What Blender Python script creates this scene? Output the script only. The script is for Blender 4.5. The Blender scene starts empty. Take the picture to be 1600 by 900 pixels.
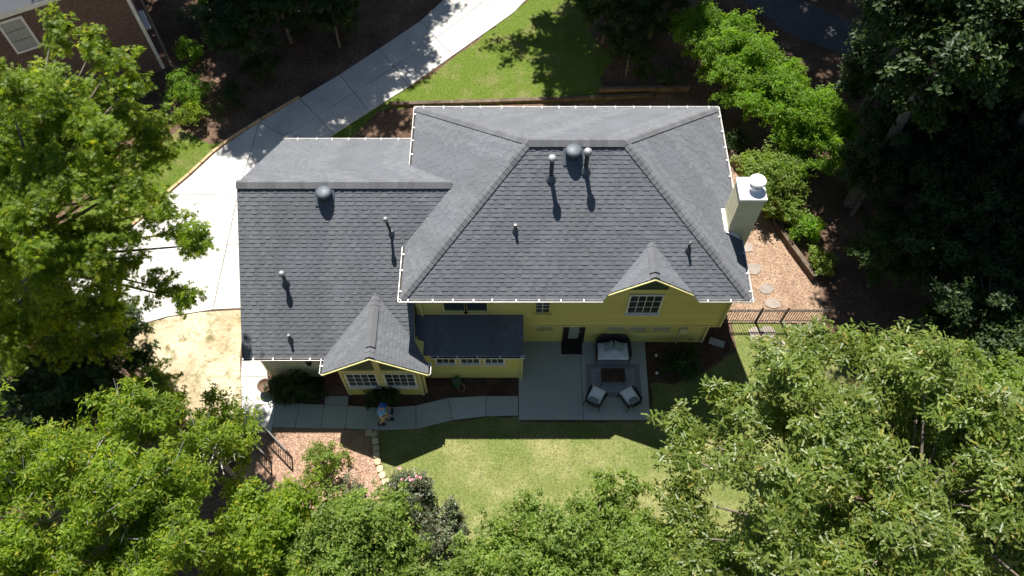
import bpy, math, random
import numpy as np
from mathutils import Vector, Matrix
R = math.radians
scn = bpy.context.scene
col = scn.collection
# ------------------------------------------------------------------ camera
cam_d = bpy.data.cameras.new("camera"); cam = bpy.data.objects.new("camera", cam_d); col.objects.link(cam)
cam.location = (0, 0, 28.0); cam.rotation_euler = (R(90 - 59.8), 0, 0)
cam_d.sensor_width = 36; cam_d.lens = 27.45; cam_d.clip_start = 0.1; cam_d.clip_end = 2000
scn.camera = cam
# ------------------------------------------------------------------ light
SUN_DIR = Vector((-0.125, 0.575, 1.0)).normalized()          # towards the sun
elev = math.asin(SUN_DIR.z); azim = math.atan2(SUN_DIR.x, SUN_DIR.y)
w = bpy.data.worlds.new("World"); scn.world = w; w.use_nodes = True
nt = w.node_tree; bg = nt.nodes["Background"]
sky = nt.nodes.new("ShaderNodeTexSky"); sky.sky_type = 'NISHITA'; sky.sun_disc = False
sky.sun_elevation = elev; sky.sun_rotation = azim; sky.altitude = 300; sky.air_density = 0.95; sky.dust_density = 0.3
nt.links.new(sky.outputs[0], bg.inputs[0]); bg.inputs[1].default_value = 0.05
sd = bpy.data.lights.new("sun", 'SUN'); sd.energy = 5.0; sd.angle = R(0.53); sd.color = (1.0, 0.955, 0.88)
so = bpy.data.objects.new("sun", sd); col.objects.link(so); so.location = (0, 0, 60)
so.rotation_euler = SUN_DIR.to_track_quat('Z', 'Y').to_euler()
vs = scn.view_settings; vs.view_transform = 'Standard'; vs.look = 'None'; vs.gamma = 1; vs.use_curve_mapping = False
vs.exposure = 1.05
scn.render.engine = 'CYCLES'
cy = scn.cycles; cy.max_bounces = 6; cy.diffuse_bounces = 3; cy.glossy_bounces = 2; cy.transmission_bounces = 4
cy.transparent_max_bounces = 4; cy.use_denoising = True; cy.sample_clamp_indirect = 4.0; cy.caustics_reflective = False; cy.caustics_refractive = False

# ------------------------------------------------------------------ materials
MATS = {}
def nmat(name):
    m = bpy.data.materials.new(name); m.use_nodes = True; MATS[name] = m
    return m, m.node_tree, m.node_tree.nodes["Principled BSDF"]
def ramp(t, stops):
    r = t.nodes.new("ShaderNodeValToRGB"); e = r.color_ramp.elements
    while len(e) < len(stops): e.new(0.5)
    for i, (p, c) in enumerate(stops): e[i].position = p; e[i].color = (*c, 1)
    return r
def noise(t, scale, detail=4, rough=0.6, vec=None, dist=0.0):
    n = t.nodes.new("ShaderNodeTexNoise"); n.inputs["Scale"].default_value = scale; n.inputs["Detail"].default_value = detail
    n.inputs["Roughness"].default_value = rough; n.inputs["Distortion"].default_value = dist
    if vec is None:
        g = t.nodes.get("GEO") or t.nodes.new("ShaderNodeNewGeometry"); g.name = "GEO"; vec = g.outputs["Position"]
    t.links.new(vec, n.inputs["Vector"]); return n
def mixc(t, f, a, b, mode='MIX'):
    m = t.nodes.new("ShaderNodeMix"); m.data_type = 'RGBA'; m.blend_type = mode
    for s, v in ((0, f), (6, a), (7, b)):
        if isinstance(v, (int, float)): m.inputs[s].default_value = v
        elif isinstance(v, tuple): m.inputs[s].default_value = (*v, 1)
        else: t.links.new(v, m.inputs[s])
    return m.outputs[2]
def bump(t, b, h, strength=0.3, dist=0.02):
    n = t.nodes.new("ShaderNodeBump"); n.inputs["Strength"].default_value = strength; n.inputs["Distance"].default_value = dist
    t.links.new(h, n.inputs["Height"]); t.links.new(n.outputs[0], b.inputs["Normal"])
def surf(name, stops, scale=3.0, rough=0.85, bscale=60, bstr=0.3, bdist=0.01, spec=0.3, fine=0.35, isl=0.0, detail=5):
    """plain weathered surface: large noise tint x fine speckle, optional per-piece tint"""
    m, t, b = nmat(name)
    n1 = noise(t, scale, detail); r1 = ramp(t, stops); t.links.new(n1.outputs[0], r1.inputs[0])
    n2 = noise(t, bscale, 3); r2 = ramp(t, [(0.3, (1 - fine,) * 3), (0.7, (1 + fine * 0.6,) * 3)]); t.links.new(n2.outputs[0], r2.inputs[0])
    c = mixc(t, 1.0, r1.outputs[0], r2.outputs[0], 'MULTIPLY')
    if isl:
        g = t.nodes.new("ShaderNodeNewGeometry"); oi = t.nodes.new("ShaderNodeObjectInfo")
        ad = t.nodes.new("ShaderNodeMath"); ad.operation = 'ADD'; t.links.new(g.outputs["Random Per Island"], ad.inputs[0]); t.links.new(oi.outputs["Random"], ad.inputs[1])
        fr = t.nodes.new("ShaderNodeMath"); fr.operation = 'FRACT'; t.links.new(ad.outputs[0], fr.inputs[0])
        r3 = ramp(t, [(0, (1 - isl,) * 3), (1, (1 + isl,) * 3)]); t.links.new(fr.outputs[0], r3.inputs[0])
        c = mixc(t, 1.0, c, r3.outputs[0], 'MULTIPLY')
    t.links.new(c, b.inputs["Base Color"]); b.inputs["Roughness"].default_value = rough; b.inputs["Specular IOR Level"].default_value = spec
    if bstr: bump(t, b, n2.outputs[0], bstr, bdist)
    return m
def plain(name, c, rough=0.5, metal=0.0, spec=0.5):
    k = 0.12
    m = surf(name, [(0.3, tuple(x * (1 - k) for x in c)), (0.7, tuple(x * (1 + k) for x in c))], 4, rough, 40, 0.05, 0.003, spec, 0.08)
    m.node_tree.nodes["Principled BSDF"].inputs["Metallic"].default_value = metal
    return m
def leaf(name, cols, trans, tfac=0.4, rough=0.38, spec=0.5):
    m, t, b = nmat(name)
    g = t.nodes.new("ShaderNodeNewGeometry"); r = ramp(t, cols); t.links.new(g.outputs["Random Per Island"], r.inputs[0])
    n = noise(t, 0.9, 3); nr = ramp(t, [(0.3, (0.72,) * 3), (0.7, (1.2,) * 3)]); t.links.new(n.outputs[0], nr.inputs[0])
    c = mixc(t, 1.0, r.outputs[0], nr.outputs[0], 'MULTIPLY')
    t.links.new(c, b.inputs["Base Color"]); b.inputs["Roughness"].default_value = rough; b.inputs["Specular IOR Level"].default_value = spec
    tr = t.nodes.new("ShaderNodeBsdfTranslucent"); tc = mixc(t, 1.0, c, trans, 'MULTIPLY'); t.links.new(tc, tr.inputs[0])
    mx = t.nodes.new("ShaderNodeMixShader"); mx.inputs[0].default_value = tfac
    t.links.new(b.outputs[0], mx.inputs[1]); t.links.new(tr.outputs[0], mx.inputs[2]); t.links.new(mx.outputs[0], t.nodes["Material Output"].inputs[0])
    return m
M = {}
# shingles: per tab tint, soft weathering blotches
def shingle_mat():
    m, t, b = nmat("asphalt_shingle")
    g = t.nodes.new("ShaderNodeNewGeometry")
    r = ramp(t, [(0, (0.116, 0.124, 0.138)), (0.4, (0.127, 0.135, 0.149)), (0.8, (0.135, 0.143, 0.157)), (1, (0.147, 0.155, 0.168))]); t.links.new(g.outputs["Random Per Island"], r.inputs[0])
    n1 = noise(t, 0.7, 5); r1 = ramp(t, [(0.3, (0.92, 0.90, 0.89)), (0.7, (1.05, 1.06, 1.07))]); t.links.new(n1.outputs[0], r1.inputs[0])
    n2 = noise(t, 45, 3); r2 = ramp(t, [(0.3, (0.75,) * 3), (0.7, (1.22,) * 3)]); t.links.new(n2.outputs[0], r2.inputs[0])
    c = mixc(t, 1.0, mixc(t, 1.0, r.outputs[0], r1.outputs[0], 'MULTIPLY'), r2.outputs[0], 'MULTIPLY')
    t.links.new(c, b.inputs["Base Color"]); b.inputs["Roughness"].default_value = 0.95; b.inputs["Specular IOR Level"].default_value = 0.12
    bump(t, b, n2.outputs[0], 0.35, 0.008); return m
M['shingle'] = shingle_mat()
M['cap'] = surf("cap_shingle", [(0.3, (0.118, 0.122, 0.13)), (0.7, (0.14, 0.144, 0.152))], 2, 0.95, 40, 0.3, 0.006, 0.12, 0.2, 0.12)
M['siding'] = surf("yellow_siding", [(0.3, (0.63, 0.555, 0.175)), (0.7, (0.69, 0.61, 0.21))], 0.8, 0.55, 25, 0.04, 0.003, 0.35, 0.05, 0.03)
M['siding_pale'] = surf("pale_siding", [(0.3, (0.60, 0.56, 0.36)), (0.7, (0.66, 0.62, 0.42))], 0.8, 0.6, 25, 0.04, 0.003, 0.35, 0.05, 0.03)
M['trim'] = plain("white_trim", (0.78, 0.75, 0.68), 0.45)
M['trim_yellow'] = plain("yellow_trim", (0.66, 0.60, 0.27), 0.5)
M['gable_green'] = plain("green_louvre", (0.075, 0.105, 0.06), 0.6)
M['glass'] = plain("window_glass", (0.03, 0.04, 0.05), 0.06, 0, 0.8)
M['blind'] = plain("window_blind", (0.34, 0.36, 0.33), 0.3)
M['black_metal'] = plain("black_metal", (0.015, 0.015, 0.017), 0.4)
M['vent_metal'] = plain("dark_vent_metal", (0.085, 0.10, 0.12), 0.55, 0.1)
M['galv'] = plain("galvanised_metal", (0.34, 0.34, 0.35), 0.5, 0.4)
M['white_metal'] = plain("white_metal", (0.8, 0.79, 0.77), 0.35)
M['dark_strip'] = surf("gutter_dark_strip", [(0.3, (0.02, 0.014, 0.01)), (0.7, (0.07, 0.05, 0.035))], 6)
M['concrete'] = surf("concrete", [(0.25, (0.40, 0.39, 0.365)), (0.75, (0.60, 0.585, 0.55))], 0.7, 0.9, 50, 0.15, 0.004, 0.2, 0.12, 0.05)
M['concrete_dark'] = surf("walk_concrete", [(0.25, (0.37, 0.385, 0.37)), (0.75, (0.47, 0.48, 0.46))], 0.9, 0.9, 50, 0.15, 0.004, 0.2, 0.14, 0.05)  # weathered concrete, toned down further to deepen the house shade on it
M['curb'] = surf("tan_edging", [(0.3, (0.42, 0.28, 0.15)), (0.7, (0.58, 0.42, 0.26))], 3, 0.9, 30, 0.3, 0.01, 0.2, 0.2, 0.1)
M['stone'] = surf("edging_stone", [(0.3, (0.46, 0.38, 0.22)), (0.7, (0.62, 0.55, 0.36))], 4, 0.9, 25, 0.5, 0.02, 0.2, 0.2, 0.15)
M['flag'] = surf("flagstone", [(0.3, (0.25, 0.21, 0.18)), (0.7, (0.36, 0.31, 0.27))], 4, 0.9, 25, 0.4, 0.01, 0.2, 0.15, 0.12)
M['timber'] = surf("weathered_timber", [(0.3, (0.07, 0.05, 0.035)), (0.7, (0.17, 0.13, 0.095))], 3, 0.9, 30, 0.4, 0.01, 0.2, 0.25, 0.15)
M['bark'] = surf("bark", [(0.3, (0.10, 0.08, 0.065)), (0.7, (0.24, 0.20, 0.17))], 6, 0.95, 30, 0.6, 0.03, 0.2, 0.3)
M['pale_bark'] = surf("pale_bark", [(0.3, (0.28, 0.26, 0.23)), (0.7, (0.48, 0.45, 0.41))], 6, 0.95, 30, 0.4, 0.02, 0.2, 0.25)
M['asphalt'] = surf("asphalt", [(0.3, (0.07, 0.07, 0.075)), (0.7, (0.11, 0.11, 0.115))], 1, 0.9, 60)
M['iron'] = plain("bronze_iron", (0.022, 0.019, 0.018), 0.45)
M['wicker'] = surf("dark_wicker", [(0.3, (0.025, 0.022, 0.02)), (0.7, (0.06, 0.052, 0.046))], 30, 0.7, 90, 0.6, 0.01)
M['cushion'] = plain("white_cushion", (0.84, 0.87, 0.90), 0.9, 0, 0.1)
M['pillow'] = plain("grey_pillow", (0.22, 0.27, 0.27), 0.9, 0, 0.1)
M['table_wood'] = surf("dark_table_top", [(0.3, (0.03, 0.017, 0.013)), (0.7, (0.085, 0.05, 0.04))], 4, 0.4, 20, 0.1, 0.004)
M['rug'] = surf("woven_rug", [(0.3, (0.31, 0.31, 0.33)), (0.7, (0.38, 0.38, 0.40))], 2, 0.95, 70, 0.3, 0.004, 0.1, 0.15)
M['rug_border'] = surf("rug_border", [(0.3, (0.22, 0.225, 0.245)), (0.7, (0.27, 0.275, 0.30))], 2, 0.95, 70, 0.3, 0.004, 0.1, 0.15)
M['mat'] = surf("door_mat", [(0.3, (0.02, 0.016, 0.014)), (0.7, (0.045, 0.035, 0.03))], 8, 0.95, 80, 0.5, 0.005)
M['door_dark'] = plain("dark_door", (0.022, 0.016, 0.013), 0.4)
M['door_brown'] = plain("brown_door", (0.16, 0.05, 0.022), 0.4)
M['brick_floor'] = None
M['terracotta'] = plain("brown_urn", (0.13, 0.075, 0.05), 0.6)
M['hose_green'] = plain("green_hose", (0.05, 0.11, 0.07), 0.5)
M['red'] = plain("red_flashing", (0.55, 0.09, 0.05), 0.5)
M['skin'] = plain("skin", (0.55, 0.33, 0.24), 0.5)
M['shirt'] = plain("light_blue_shirt", (0.20, 0.44, 0.82), 0.85)
M['shorts'] = plain("khaki_shorts", (0.52, 0.43, 0.19), 0.85)
M['cap_blue'] = plain("blue_cap", (0.02, 0.08, 0.42), 0.8)
M['shoe'] = plain("black_shoe", (0.012, 0.012, 0.014), 0.6)
M['pink'] = plain("pink_petal", (0.75, 0.33, 0.40), 0.6)
M['white_petal'] = plain("white_petal", (0.8, 0.78, 0.7), 0.6)
def brick_mat(name, c1, c2, mortar, sc=1.0, axis='wall'):
    m, t, b = nmat(name)
    tc = t.nodes.new("ShaderNodeTexCoord"); br = t.nodes.new("ShaderNodeTexBrick")
    mp = t.nodes.new("ShaderNodeMapping"); t.links.new(tc.outputs["Object"], mp.inputs[0])
    if axis == 'wall': mp.inputs["Rotation"].default_value = (R(-90), 0, 0)
    t.links.new(mp.outputs[0], br.inputs["Vector"])
    br.inputs["Color1"].default_value = (*c1, 1); br.inputs["Color2"].default_value = (*c2, 1); br.inputs["Mortar"].default_value = (*mortar, 1)
    br.inputs["Scale"].default_value = sc; br.inputs["Brick Width"].default_value = 0.215; br.inputs["Row Height"].default_value = 0.075
    br.inputs["Mortar Size"].default_value = 0.008; br.inputs["Bias"].default_value = -0.2
    n = noise(t, 9, 4, 0.6, tc.outputs["Object"]); r = ramp(t, [(0.3, (0.6,) * 3), (0.7, (1.25,) * 3)]); t.links.new(n.outputs[0], r.inputs[0])
    t.links.new(mixc(t, 1.0, br.outputs[0], r.outputs[0], 'MULTIPLY'), b.inputs["Base Color"]); b.inputs["Roughness"].default_value = 0.9
    bump(t, b, br.outputs["Fac"], -0.5, 0.01); return m
M['brick'] = brick_mat("red_brick", (0.17, 0.085, 0.06), (0.09, 0.05, 0.04), (0.22, 0.18, 0.15))
M['brick_floor'] = brick_mat("brick_paving", (0.19, 0.085, 0.06), (0.12, 0.06, 0.045), (0.18, 0.15, 0.13), 1.0, 'floor')
def ground_mat(name, base, patch, pscale, lo, hi, speck=0.45, sscale=14, bstr=0.6, bdist=0.03, extra=None):
    m, t, b = nmat(name)
    n1 = noise(t, pscale, 6, 0.65); f = ramp(t, [(lo, (0, 0, 0)), (hi, (1, 1, 1))]); t.links.new(n1.outputs[0], f.inputs[0])
    c = mixc(t, f.outputs[0], base, patch)
    if extra:
        n3 = noise(t, extra[1], 5, 0.7); f3 = ramp(t, [(extra[2], (0, 0, 0)), (extra[3], (1, 1, 1))]); t.links.new(n3.outputs[0], f3.inputs[0]); c = mixc(t, f3.outputs[0], c, extra[0])
    n2 = noise(t, sscale, 6, 0.75); r2 = ramp(t, [(0.3, (1 - speck,) * 3), (0.7, (1 + speck * 0.8,) * 3)]); t.links.new(n2.outputs[0], r2.inputs[0])
    c = mixc(t, 1.0, c, r2.outputs[0], 'MULTIPLY'); t.links.new(c, b.inputs["Base Color"]); b.inputs["Roughness"].default_value = 0.95; b.inputs["Specular IOR Level"].default_value = 0.1
    bump(t, b, n2.outputs[0], bstr, bdist); return m
M['litter'] = ground_mat("leaf_litter", (0.095, 0.06, 0.042), (0.17, 0.11, 0.078), 0.6, 0.4, 0.65, 0.6, 7)
M['mulch'] = ground_mat("dark_mulch", (0.075, 0.045, 0.033), (0.12, 0.07, 0.05), 1.5, 0.4, 0.65, 0.55, 14)
M['straw'] = ground_mat("pine_straw", (0.42, 0.26, 0.18), (0.50, 0.34, 0.25), 1.2, 0.4, 0.65, 0.45, 16)
M['side'] = ground_mat("side_yard_mulch", (0.30, 0.20, 0.135), (0.40, 0.285, 0.20), 0.9, 0.4, 0.65, 0.5, 12, 0.6, 0.03, ((0.16, 0.15, 0.06), 1.1, 0.62, 0.75))
M['sand'] = ground_mat("bare_sandy_ground", (0.36, 0.285, 0.18), (0.52, 0.44, 0.31), 0.5, 0.4, 0.6, 0.35, 10, 0.4, 0.02, ((0.17, 0.15, 0.07), 1.6, 0.50, 0.66))
M['lawn'] = ground_mat("lawn", (0.145, 0.175, 0.05), (0.28, 0.265, 0.12), 0.6, 0.42, 0.70, 0.4, 11, 0.6, 0.03, ((0.105, 0.15, 0.036), 0.35, 0.55, 0.75))
M['lawn_green'] = ground_mat("back_lawn", (0.10, 0.145, 0.022), (0.20, 0.18, 0.08), 0.8, 0.5, 0.75, 0.4, 11)
# foliage kinds
M['lf_gum'] = leaf("sweetgum_leaves", [(0, (0.085, 0.145, 0.012)), (0.5, (0.15, 0.225, 0.018)), (0.9, (0.21, 0.285, 0.024)), (1, (0.32, 0.33, 0.035))], (2.4, 2.2, 0.9), 0.55, 0.5, 0.3)
M['lf_lime'] = leaf("yellow_green_leaves", [(0, (0.092, 0.16, 0.014)), (0.5, (0.165, 0.25, 0.02)), (0.9, (0.235, 0.31, 0.028)), (1, (0.37, 0.34, 0.035))], (2.3, 2.15, 0.7), 0.55, 0.5, 0.3)
M['lf_mid'] = leaf("mid_green_leaves", [(0, (0.10, 0.16, 0.026)), (0.5, (0.155, 0.225, 0.038)), (0.9, (0.205, 0.275, 0.05)), (1, (0.28, 0.30, 0.065))], (2.1, 2.1, 1.0), 0.5, 0.48, 0.35)
M['lf_oak'] = leaf("glossy_oak_leaves", [(0, (0.09, 0.14, 0.022)), (0.5, (0.15, 0.205, 0.036)), (0.92, (0.20, 0.25, 0.05)), (1, (0.31, 0.26, 0.06))], (2.0, 2.0, 0.9), 0.45, 0.42, 0.5)
M['lf_bright'] = leaf("bright_laurel_leaves", [(0, (0.085, 0.17, 0.012)), (0.5, (0.135, 0.25, 0.018)), (1, (0.20, 0.32, 0.026))], (2.2, 2.1, 0.8), 0.55, 0.5, 0.3)
M['lf_dark'] = leaf("dark_green_leaves", [(0, (0.022, 0.045, 0.012)), (0.5, (0.036, 0.066, 0.016)), (1, (0.062, 0.10, 0.022))], (1.9, 2.0, 0.9), 0.33, 0.5, 0.3)  # dark foliage; the tone also stands in for missing shade on low trees
M['lf_grey'] = leaf("grey_green_leaves", [(0, (0.06, 0.085, 0.04)), (0.6, (0.10, 0.13, 0.06)), (1, (0.17, 0.14, 0.09))], (1.6, 1.7, 1.0), 0.3)
M['grass'] = leaf("grass_blades", [(0, (0.08, 0.11, 0.025)), (0.6, (0.13, 0.16, 0.045)), (1, (0.29, 0.26, 0.13))], (1.6, 1.6, 0.9), 0.3, 0.6, 0.2)
M['chips'] = surf("mulch_chips", [(0.3, (0.27, 0.175, 0.12)), (0.7, (0.46, 0.33, 0.25))], 5, 0.95, 30, 0, 0.01, 0.1, 0.2, 0.45)

# ------------------------------------------------------------------ mesh helpers
def tag(o, label=None, cat=None, group=None, kind=None):
    if label: o['label'] = label
    if cat: o['category'] = cat
    if group: o['group'] = group
    if kind: o['kind'] = kind
    return o
def empty(name, loc=(0, 0, 0), rz=0.0, parent=None):
    o = bpy.data.objects.new(name, None); col.objects.link(o); o.location = loc; o.rotation_euler = (0, 0, rz); o.empty_display_size = 0.3
    if parent: o.parent = parent
    return o
class MB:
    def __init__(s): s.v = []; s.f = []
    def face(s, pts):
        n = len(s.v); s.v += [tuple(p) for p in pts]; s.f.append(tuple(range(n, n + len(pts))))
    def poly_prism(s, pts, dz):                      # pts: 3D polygon (counter-clockwise from above), extruded down by dz
        n = len(s.v); k = len(pts); s.v += [tuple(p) for p in pts] + [(p[0], p[1], p[2] - dz) for p in pts]
        s.f.append(tuple(range(n, n + k))); s.f.append(tuple(range(n + 2 * k - 1, n + k - 1, -1)))
        for i in range(k): j = (i + 1) % k; s.f.append((n + i, n + k + i, n + k + j, n + j))
        return s
    def box(s, x0, x1, y0, y1, z0, z1):
        return s.poly_prism([(x0, y0, z1), (x1, y0, z1), (x1, y1, z1), (x0, y1, z1)], z1 - z0)
    def obox(s, c, ax, ay, az):                      # centre and three half axes
        c, ax, ay, az = map(Vector, (c, ax, ay, az)); n = len(s.v)
        for k in (-1, 1):
            for i, j in ((-1, -1), (1, -1), (1, 1), (-1, 1)): s.v.append(tuple(c + ax * i + ay * j + az * k))
        for f in ((3, 2, 1, 0), (4, 5, 6, 7), (0, 1, 5, 4), (1, 2, 6, 5), (2, 3, 7, 6), (3, 0, 4, 7)): s.f.append(tuple(n + q for q in f))
        return s
    def bar(s, a, b, wd, ht, up=(0, 0, 1)):
        a, b = Vector(a), Vector(b); d = b - a; u = Vector(up); sx = d.cross(u).normalized(); uz = sx.cross(d).normalized()
        return s.obox((a + b) / 2, d / 2, sx * wd / 2, uz * ht / 2)
    def tube(s, pts, rad, sides=6, cap=True):
        pts = [Vector(p) for p in pts]; n0 = len(s.v); rad = rad if isinstance(rad, (list, tuple)) else [rad] * len(pts)
        for i, p in enumerate(pts):
            d = (pts[min(i + 1, len(pts) - 1)] - pts[max(i - 1, 0)]).normalized(); a = Vector((1, 0, 0)) if abs(d.x) < 0.9 else Vector((0, 1, 0))
            u = d.cross(a).normalized(); v = d.cross(u)
            for k in range(sides): t = 2 * math.pi * k / sides; s.v.append(tuple(p + (u * math.cos(t) + v * math.sin(t)) * rad[i]))
        for i in range(len(pts) - 1):
            for k in range(sides): k2 = (k + 1) % sides; s.f.append((n0 + i * sides + k, n0 + i * sides + k2, n0 + (i + 1) * sides + k2, n0 + (i + 1) * sides + k))
        if cap: s.f.append(tuple(n0 + k for k in range(sides))); e = n0 + (len(pts) - 1) * sides; s.f.append(tuple(e + k for k in range(sides - 1, -1, -1)))
        return s
    def lathe(s, prof, c=(0, 0, 0), sides=20):       # prof: (radius, z)
        n0 = len(s.v)
        for r_, z in prof:
            for k in range(sides): t = 2 * math.pi * k / sides; s.v.append((c[0] + r_ * math.cos(t), c[1] + r_ * math.sin(t), c[2] + z))
        for i in range(len(prof) - 1):
            for k in range(sides): k2 = (k + 1) % sides; s.f.append((n0 + i * sides + k, n0 + i * sides + k2, n0 + (i + 1) * sides + k2, n0 + (i + 1) * sides + k))
        s.f.append(tuple(n0 + k for k in range(sides - 1, -1, -1))); e = n0 + (len(prof) - 1) * sides; s.f.append(tuple(e + k for k in range(sides)))
        return s
    def build(s, name, mat, parent=None, smooth=False, bevel=0.0, subsurf=0):
        me = bpy.data.meshes.new(name); me.from_pydata(s.v, [], s.f); me.validate(); me.update()
        me.materials.append(mat if not isinstance(mat, str) else M[mat]); o = bpy.data.objects.new(name, me); col.objects.link(o)
        if parent: o.parent = parent
        if smooth: me.polygons.foreach_set("use_smooth", [True] * len(me.polygons))
        if bevel: b = o.modifiers.new("bevel", 'BEVEL'); b.width = bevel; b.segments = 2; b.limit_method = 'ANGLE'
        if subsurf: q = o.modifiers.new("sub", 'SUBSURF'); q.levels = subsurf; q.render_levels = subsurf
        return o
def fast_mesh(name, V, T, mat, parent=None, smooth=False):
    me = bpy.data.meshes.new(name); me.vertices.add(len(V)); me.vertices.foreach_set("co", np.ascontiguousarray(V, dtype=np.float32).ravel())
    me.loops.add(len(T) * 3); me.loops.foreach_set("vertex_index", np.ascontiguousarray(T, dtype=np.int32).ravel())
    me.polygons.add(len(T)); me.polygons.foreach_set("loop_start", np.arange(0, len(T) * 3, 3, dtype=np.int32)); me.update(calc_edges=True)
    me.materials.append(M[mat]); o = bpy.data.objects.new(name, me); col.objects.link(o)
    if parent: o.parent = parent
    return o
def copy_tree(o, parent=None):
    c = o.copy(); col.objects.link(c)
    if parent: c.parent = parent
    for ch in o.children: copy_tree(ch, c)
    return c
def wobble(pts, amp, seed, step=0.5):
    """subdivide a closed outline and jitter it so beds and lawns have uneven edges"""
    rnd = random.Random(seed); out = []
    for i, p in enumerate(pts):
        q = pts[(i + 1) % len(pts)]; L = math.dist(p, q); n = max(1, int(L / step))
        for k in range(n): t = k / n; out.append((p[0] + (q[0] - p[0]) * t + rnd.uniform(-amp, amp), p[1] + (q[1] - p[1]) * t + rnd.uniform(-amp, amp)))
    return out
def sheet(name, pts, z, mat, kind='structure', parent=None):
    import mathutils.geometry as G
    v3 = [Vector((p[0], p[1], z)) for p in pts]; tris = G.tessellate_polygon([v3])
    me = bpy.data.meshes.new(name); me.from_pydata([tuple(v) for v in v3], [], [tuple(t) for t in tris]); me.update(); me.materials.append(M[mat])
    if sum(p.normal.z for p in me.polygons) < 0: me.flip_normals()
    o = bpy.data.objects.new(name, me); col.objects.link(o); 
    if kind: o['kind'] = kind
    if parent: o.parent = parent
    return o
def in_poly(x, y, poly):
    inside = np.zeros(len(x), bool); n = len(poly)
    for i in range(n):
        x1, y1 = poly[i]; x2, y2 = poly[(i + 1) % n]
        if y1 == y2: continue
        c = ((y1 > y) != (y2 > y)) & (x < (x2 - x1) * (y - y1) / (y2 - y1) + x1); inside ^= c
    return inside

# ------------------------------------------------------------------ ground and paving
g = MB(); g.face([(-400, -400, 0), (400, -400, 0), (400, 400, 0), (-400, 400, 0)]); tag(g.build("ground", 'litter'), kind='structure')
FRONT_LAWN = [(-5.0, 10.2), (-2.2, 10.5), (0.3, 10.7), (0.3, 10.45), (5.3, 10.45), (5.35, 12.0), (7.2, 12.3), (8.9, 13.4), (8.9, 14.75), (12.6, 14.5), (13.2, 12.5), (12, 9), (9, 3), (0, 2.5), (-3.2, 4.5), (-4.2, 7.0), (-4.55, 8.2), (-4.9, 9.1)]
BACK_LAWN = [(-12.2, 23.2), (-8.0, 24.9), (-6.0, 26.75), (-4.3, 28.2), (-2.4, 30.2), (0.1, 32.9), (1.1, 34.3), (3.2, 36), (4.6, 33.5), (3.9, 31.5), (5.2, 29.6), (4.3, 28.2), (4.9, 26.75), (1.85, 26.62), (-3.07, 26.4), (-6.3, 26.2), (-9.0, 22.0)]
SIDE_LAWN = [(-15.6, 25.0), (-14.0, 24.0), (-13.3, 24.2), (-14.6, 22.3), (-16.0, 20.1), (-18.2, 17.5), (-20, 19), (-17, 23)]
sheet("front_lawn", wobble(FRONT_LAWN, 0.06, 1), 0.012, 'lawn')
sheet("back_lawn", wobble(BACK_LAWN, 0.09, 2, 0.3), 0.012, 'lawn_green')
sheet("side_lawn", wobble(SIDE_LAWN, 0.05, 3), 0.012, 'lawn_green')
sheet("bare_ground", wobble([(-9.4, 15.4), (-12.8, 15.2), (-15.3, 14.6), (-15.0, 13.0), (-13.2, 11.4), (-11.9, 10.2), (-10.3, 9.6), (-10.2, 11.0), (-9.3, 13.2)], 0.07, 4), 0.008, 'sand')
STRAW = [(-9.1, 10.25), (-7.7, 10.2), (-5.0, 10.12), (-4.9, 9.1), (-4.5, 8.2), (-4.2, 7.0), (-6, 6), (-9.6, 7.2), (-10.2, 9.4)]
STRAW_R = [(8.1, 14.7), (12.6, 14.6), (12.75, 16.6), (11.9, 18.4), (11.4, 19.8), (10.5, 22.2), (9.9, 23.4), (8.1, 23.4), (7.6, 18)]
sheet("pine_straw_bed", wobble(STRAW, 0.05, 5), 0.016, 'straw')
sheet("side_yard", wobble(STRAW_R, 0.05, 6), 0.008, 'side')
BED_E = [(-9.2, 12.4), (-7.3, 12.4), (-7.2, 11.2), (-9.05, 11.25)]
sheet("entry_bed", BED_E, 0.016, 'mulch')
sheet("front_bed", [(-6.25, 11.05), (-4.9, 10.95), (-3.66, 11.05), (-2.45, 11.38), (-1, 11.47), (0.24, 11.47), (0.24, 12.4), (-6.2, 12.4)], 0.016, 'mulch')
sheet("patio_bed", wobble([(5.25, 13.9), (5.28, 12.1), (6.3, 12.0), (7.4, 12.5), (8.6, 13.4), (8.7, 14.6), (7.5, 14.6)], 0.05, 7), 0.016, 'mulch')
sheet("road", [(10.5, 36.5), (12.0, 34.0), (14.2, 31.3), (16.6, 29.8), (19, 29.2), (30, 28.5), (30, 31), (19, 31.6), (17.2, 32.3), (15.3, 34), (14, 37)], 0.012, 'asphalt')
# raised banks held by timber walls
b_ = MB(); b_.poly_prism([(-6.0, 26.72, 0.35), (1.85, 26.85, 0.35), (6.9, 27.15, 0.35), (9.4, 26.5, 0.35), (9.6, 29, 0.02), (6, 29.5, 0.02), (-3.6, 29.0, 0.02)], 0.4)
def paver(parent, pts, z, mat, gap=0.012, thick=0.12, name="slab"):
    cx = sum(p[0] for p in pts) / len(pts); cy_ = sum(p[1] for p in pts) / len(pts); q = []
    n = len(pts)
    for i in range(n):                                # inset every corner along both its edges
        p0, p, p1 = Vector(pts[i - 1]), Vector(pts[i]), Vector(pts[(i + 1) % n])
        a = (p0 - p).normalized(); b = (p1 - p).normalized(); s_ = abs(a.x * b.y - a.y * b.x)
        d = (a + b) / max(s_, 0.25) * gap if s_ > 0.1 else Vector((-(p1 - p0).y, (p1 - p0).x)).normalized() * gap
        q.append((p.x + d.x, p.y + d.y, z))
    return MB().poly_prism(q, thick).build(name, mat, parent, bevel=0.006)
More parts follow.
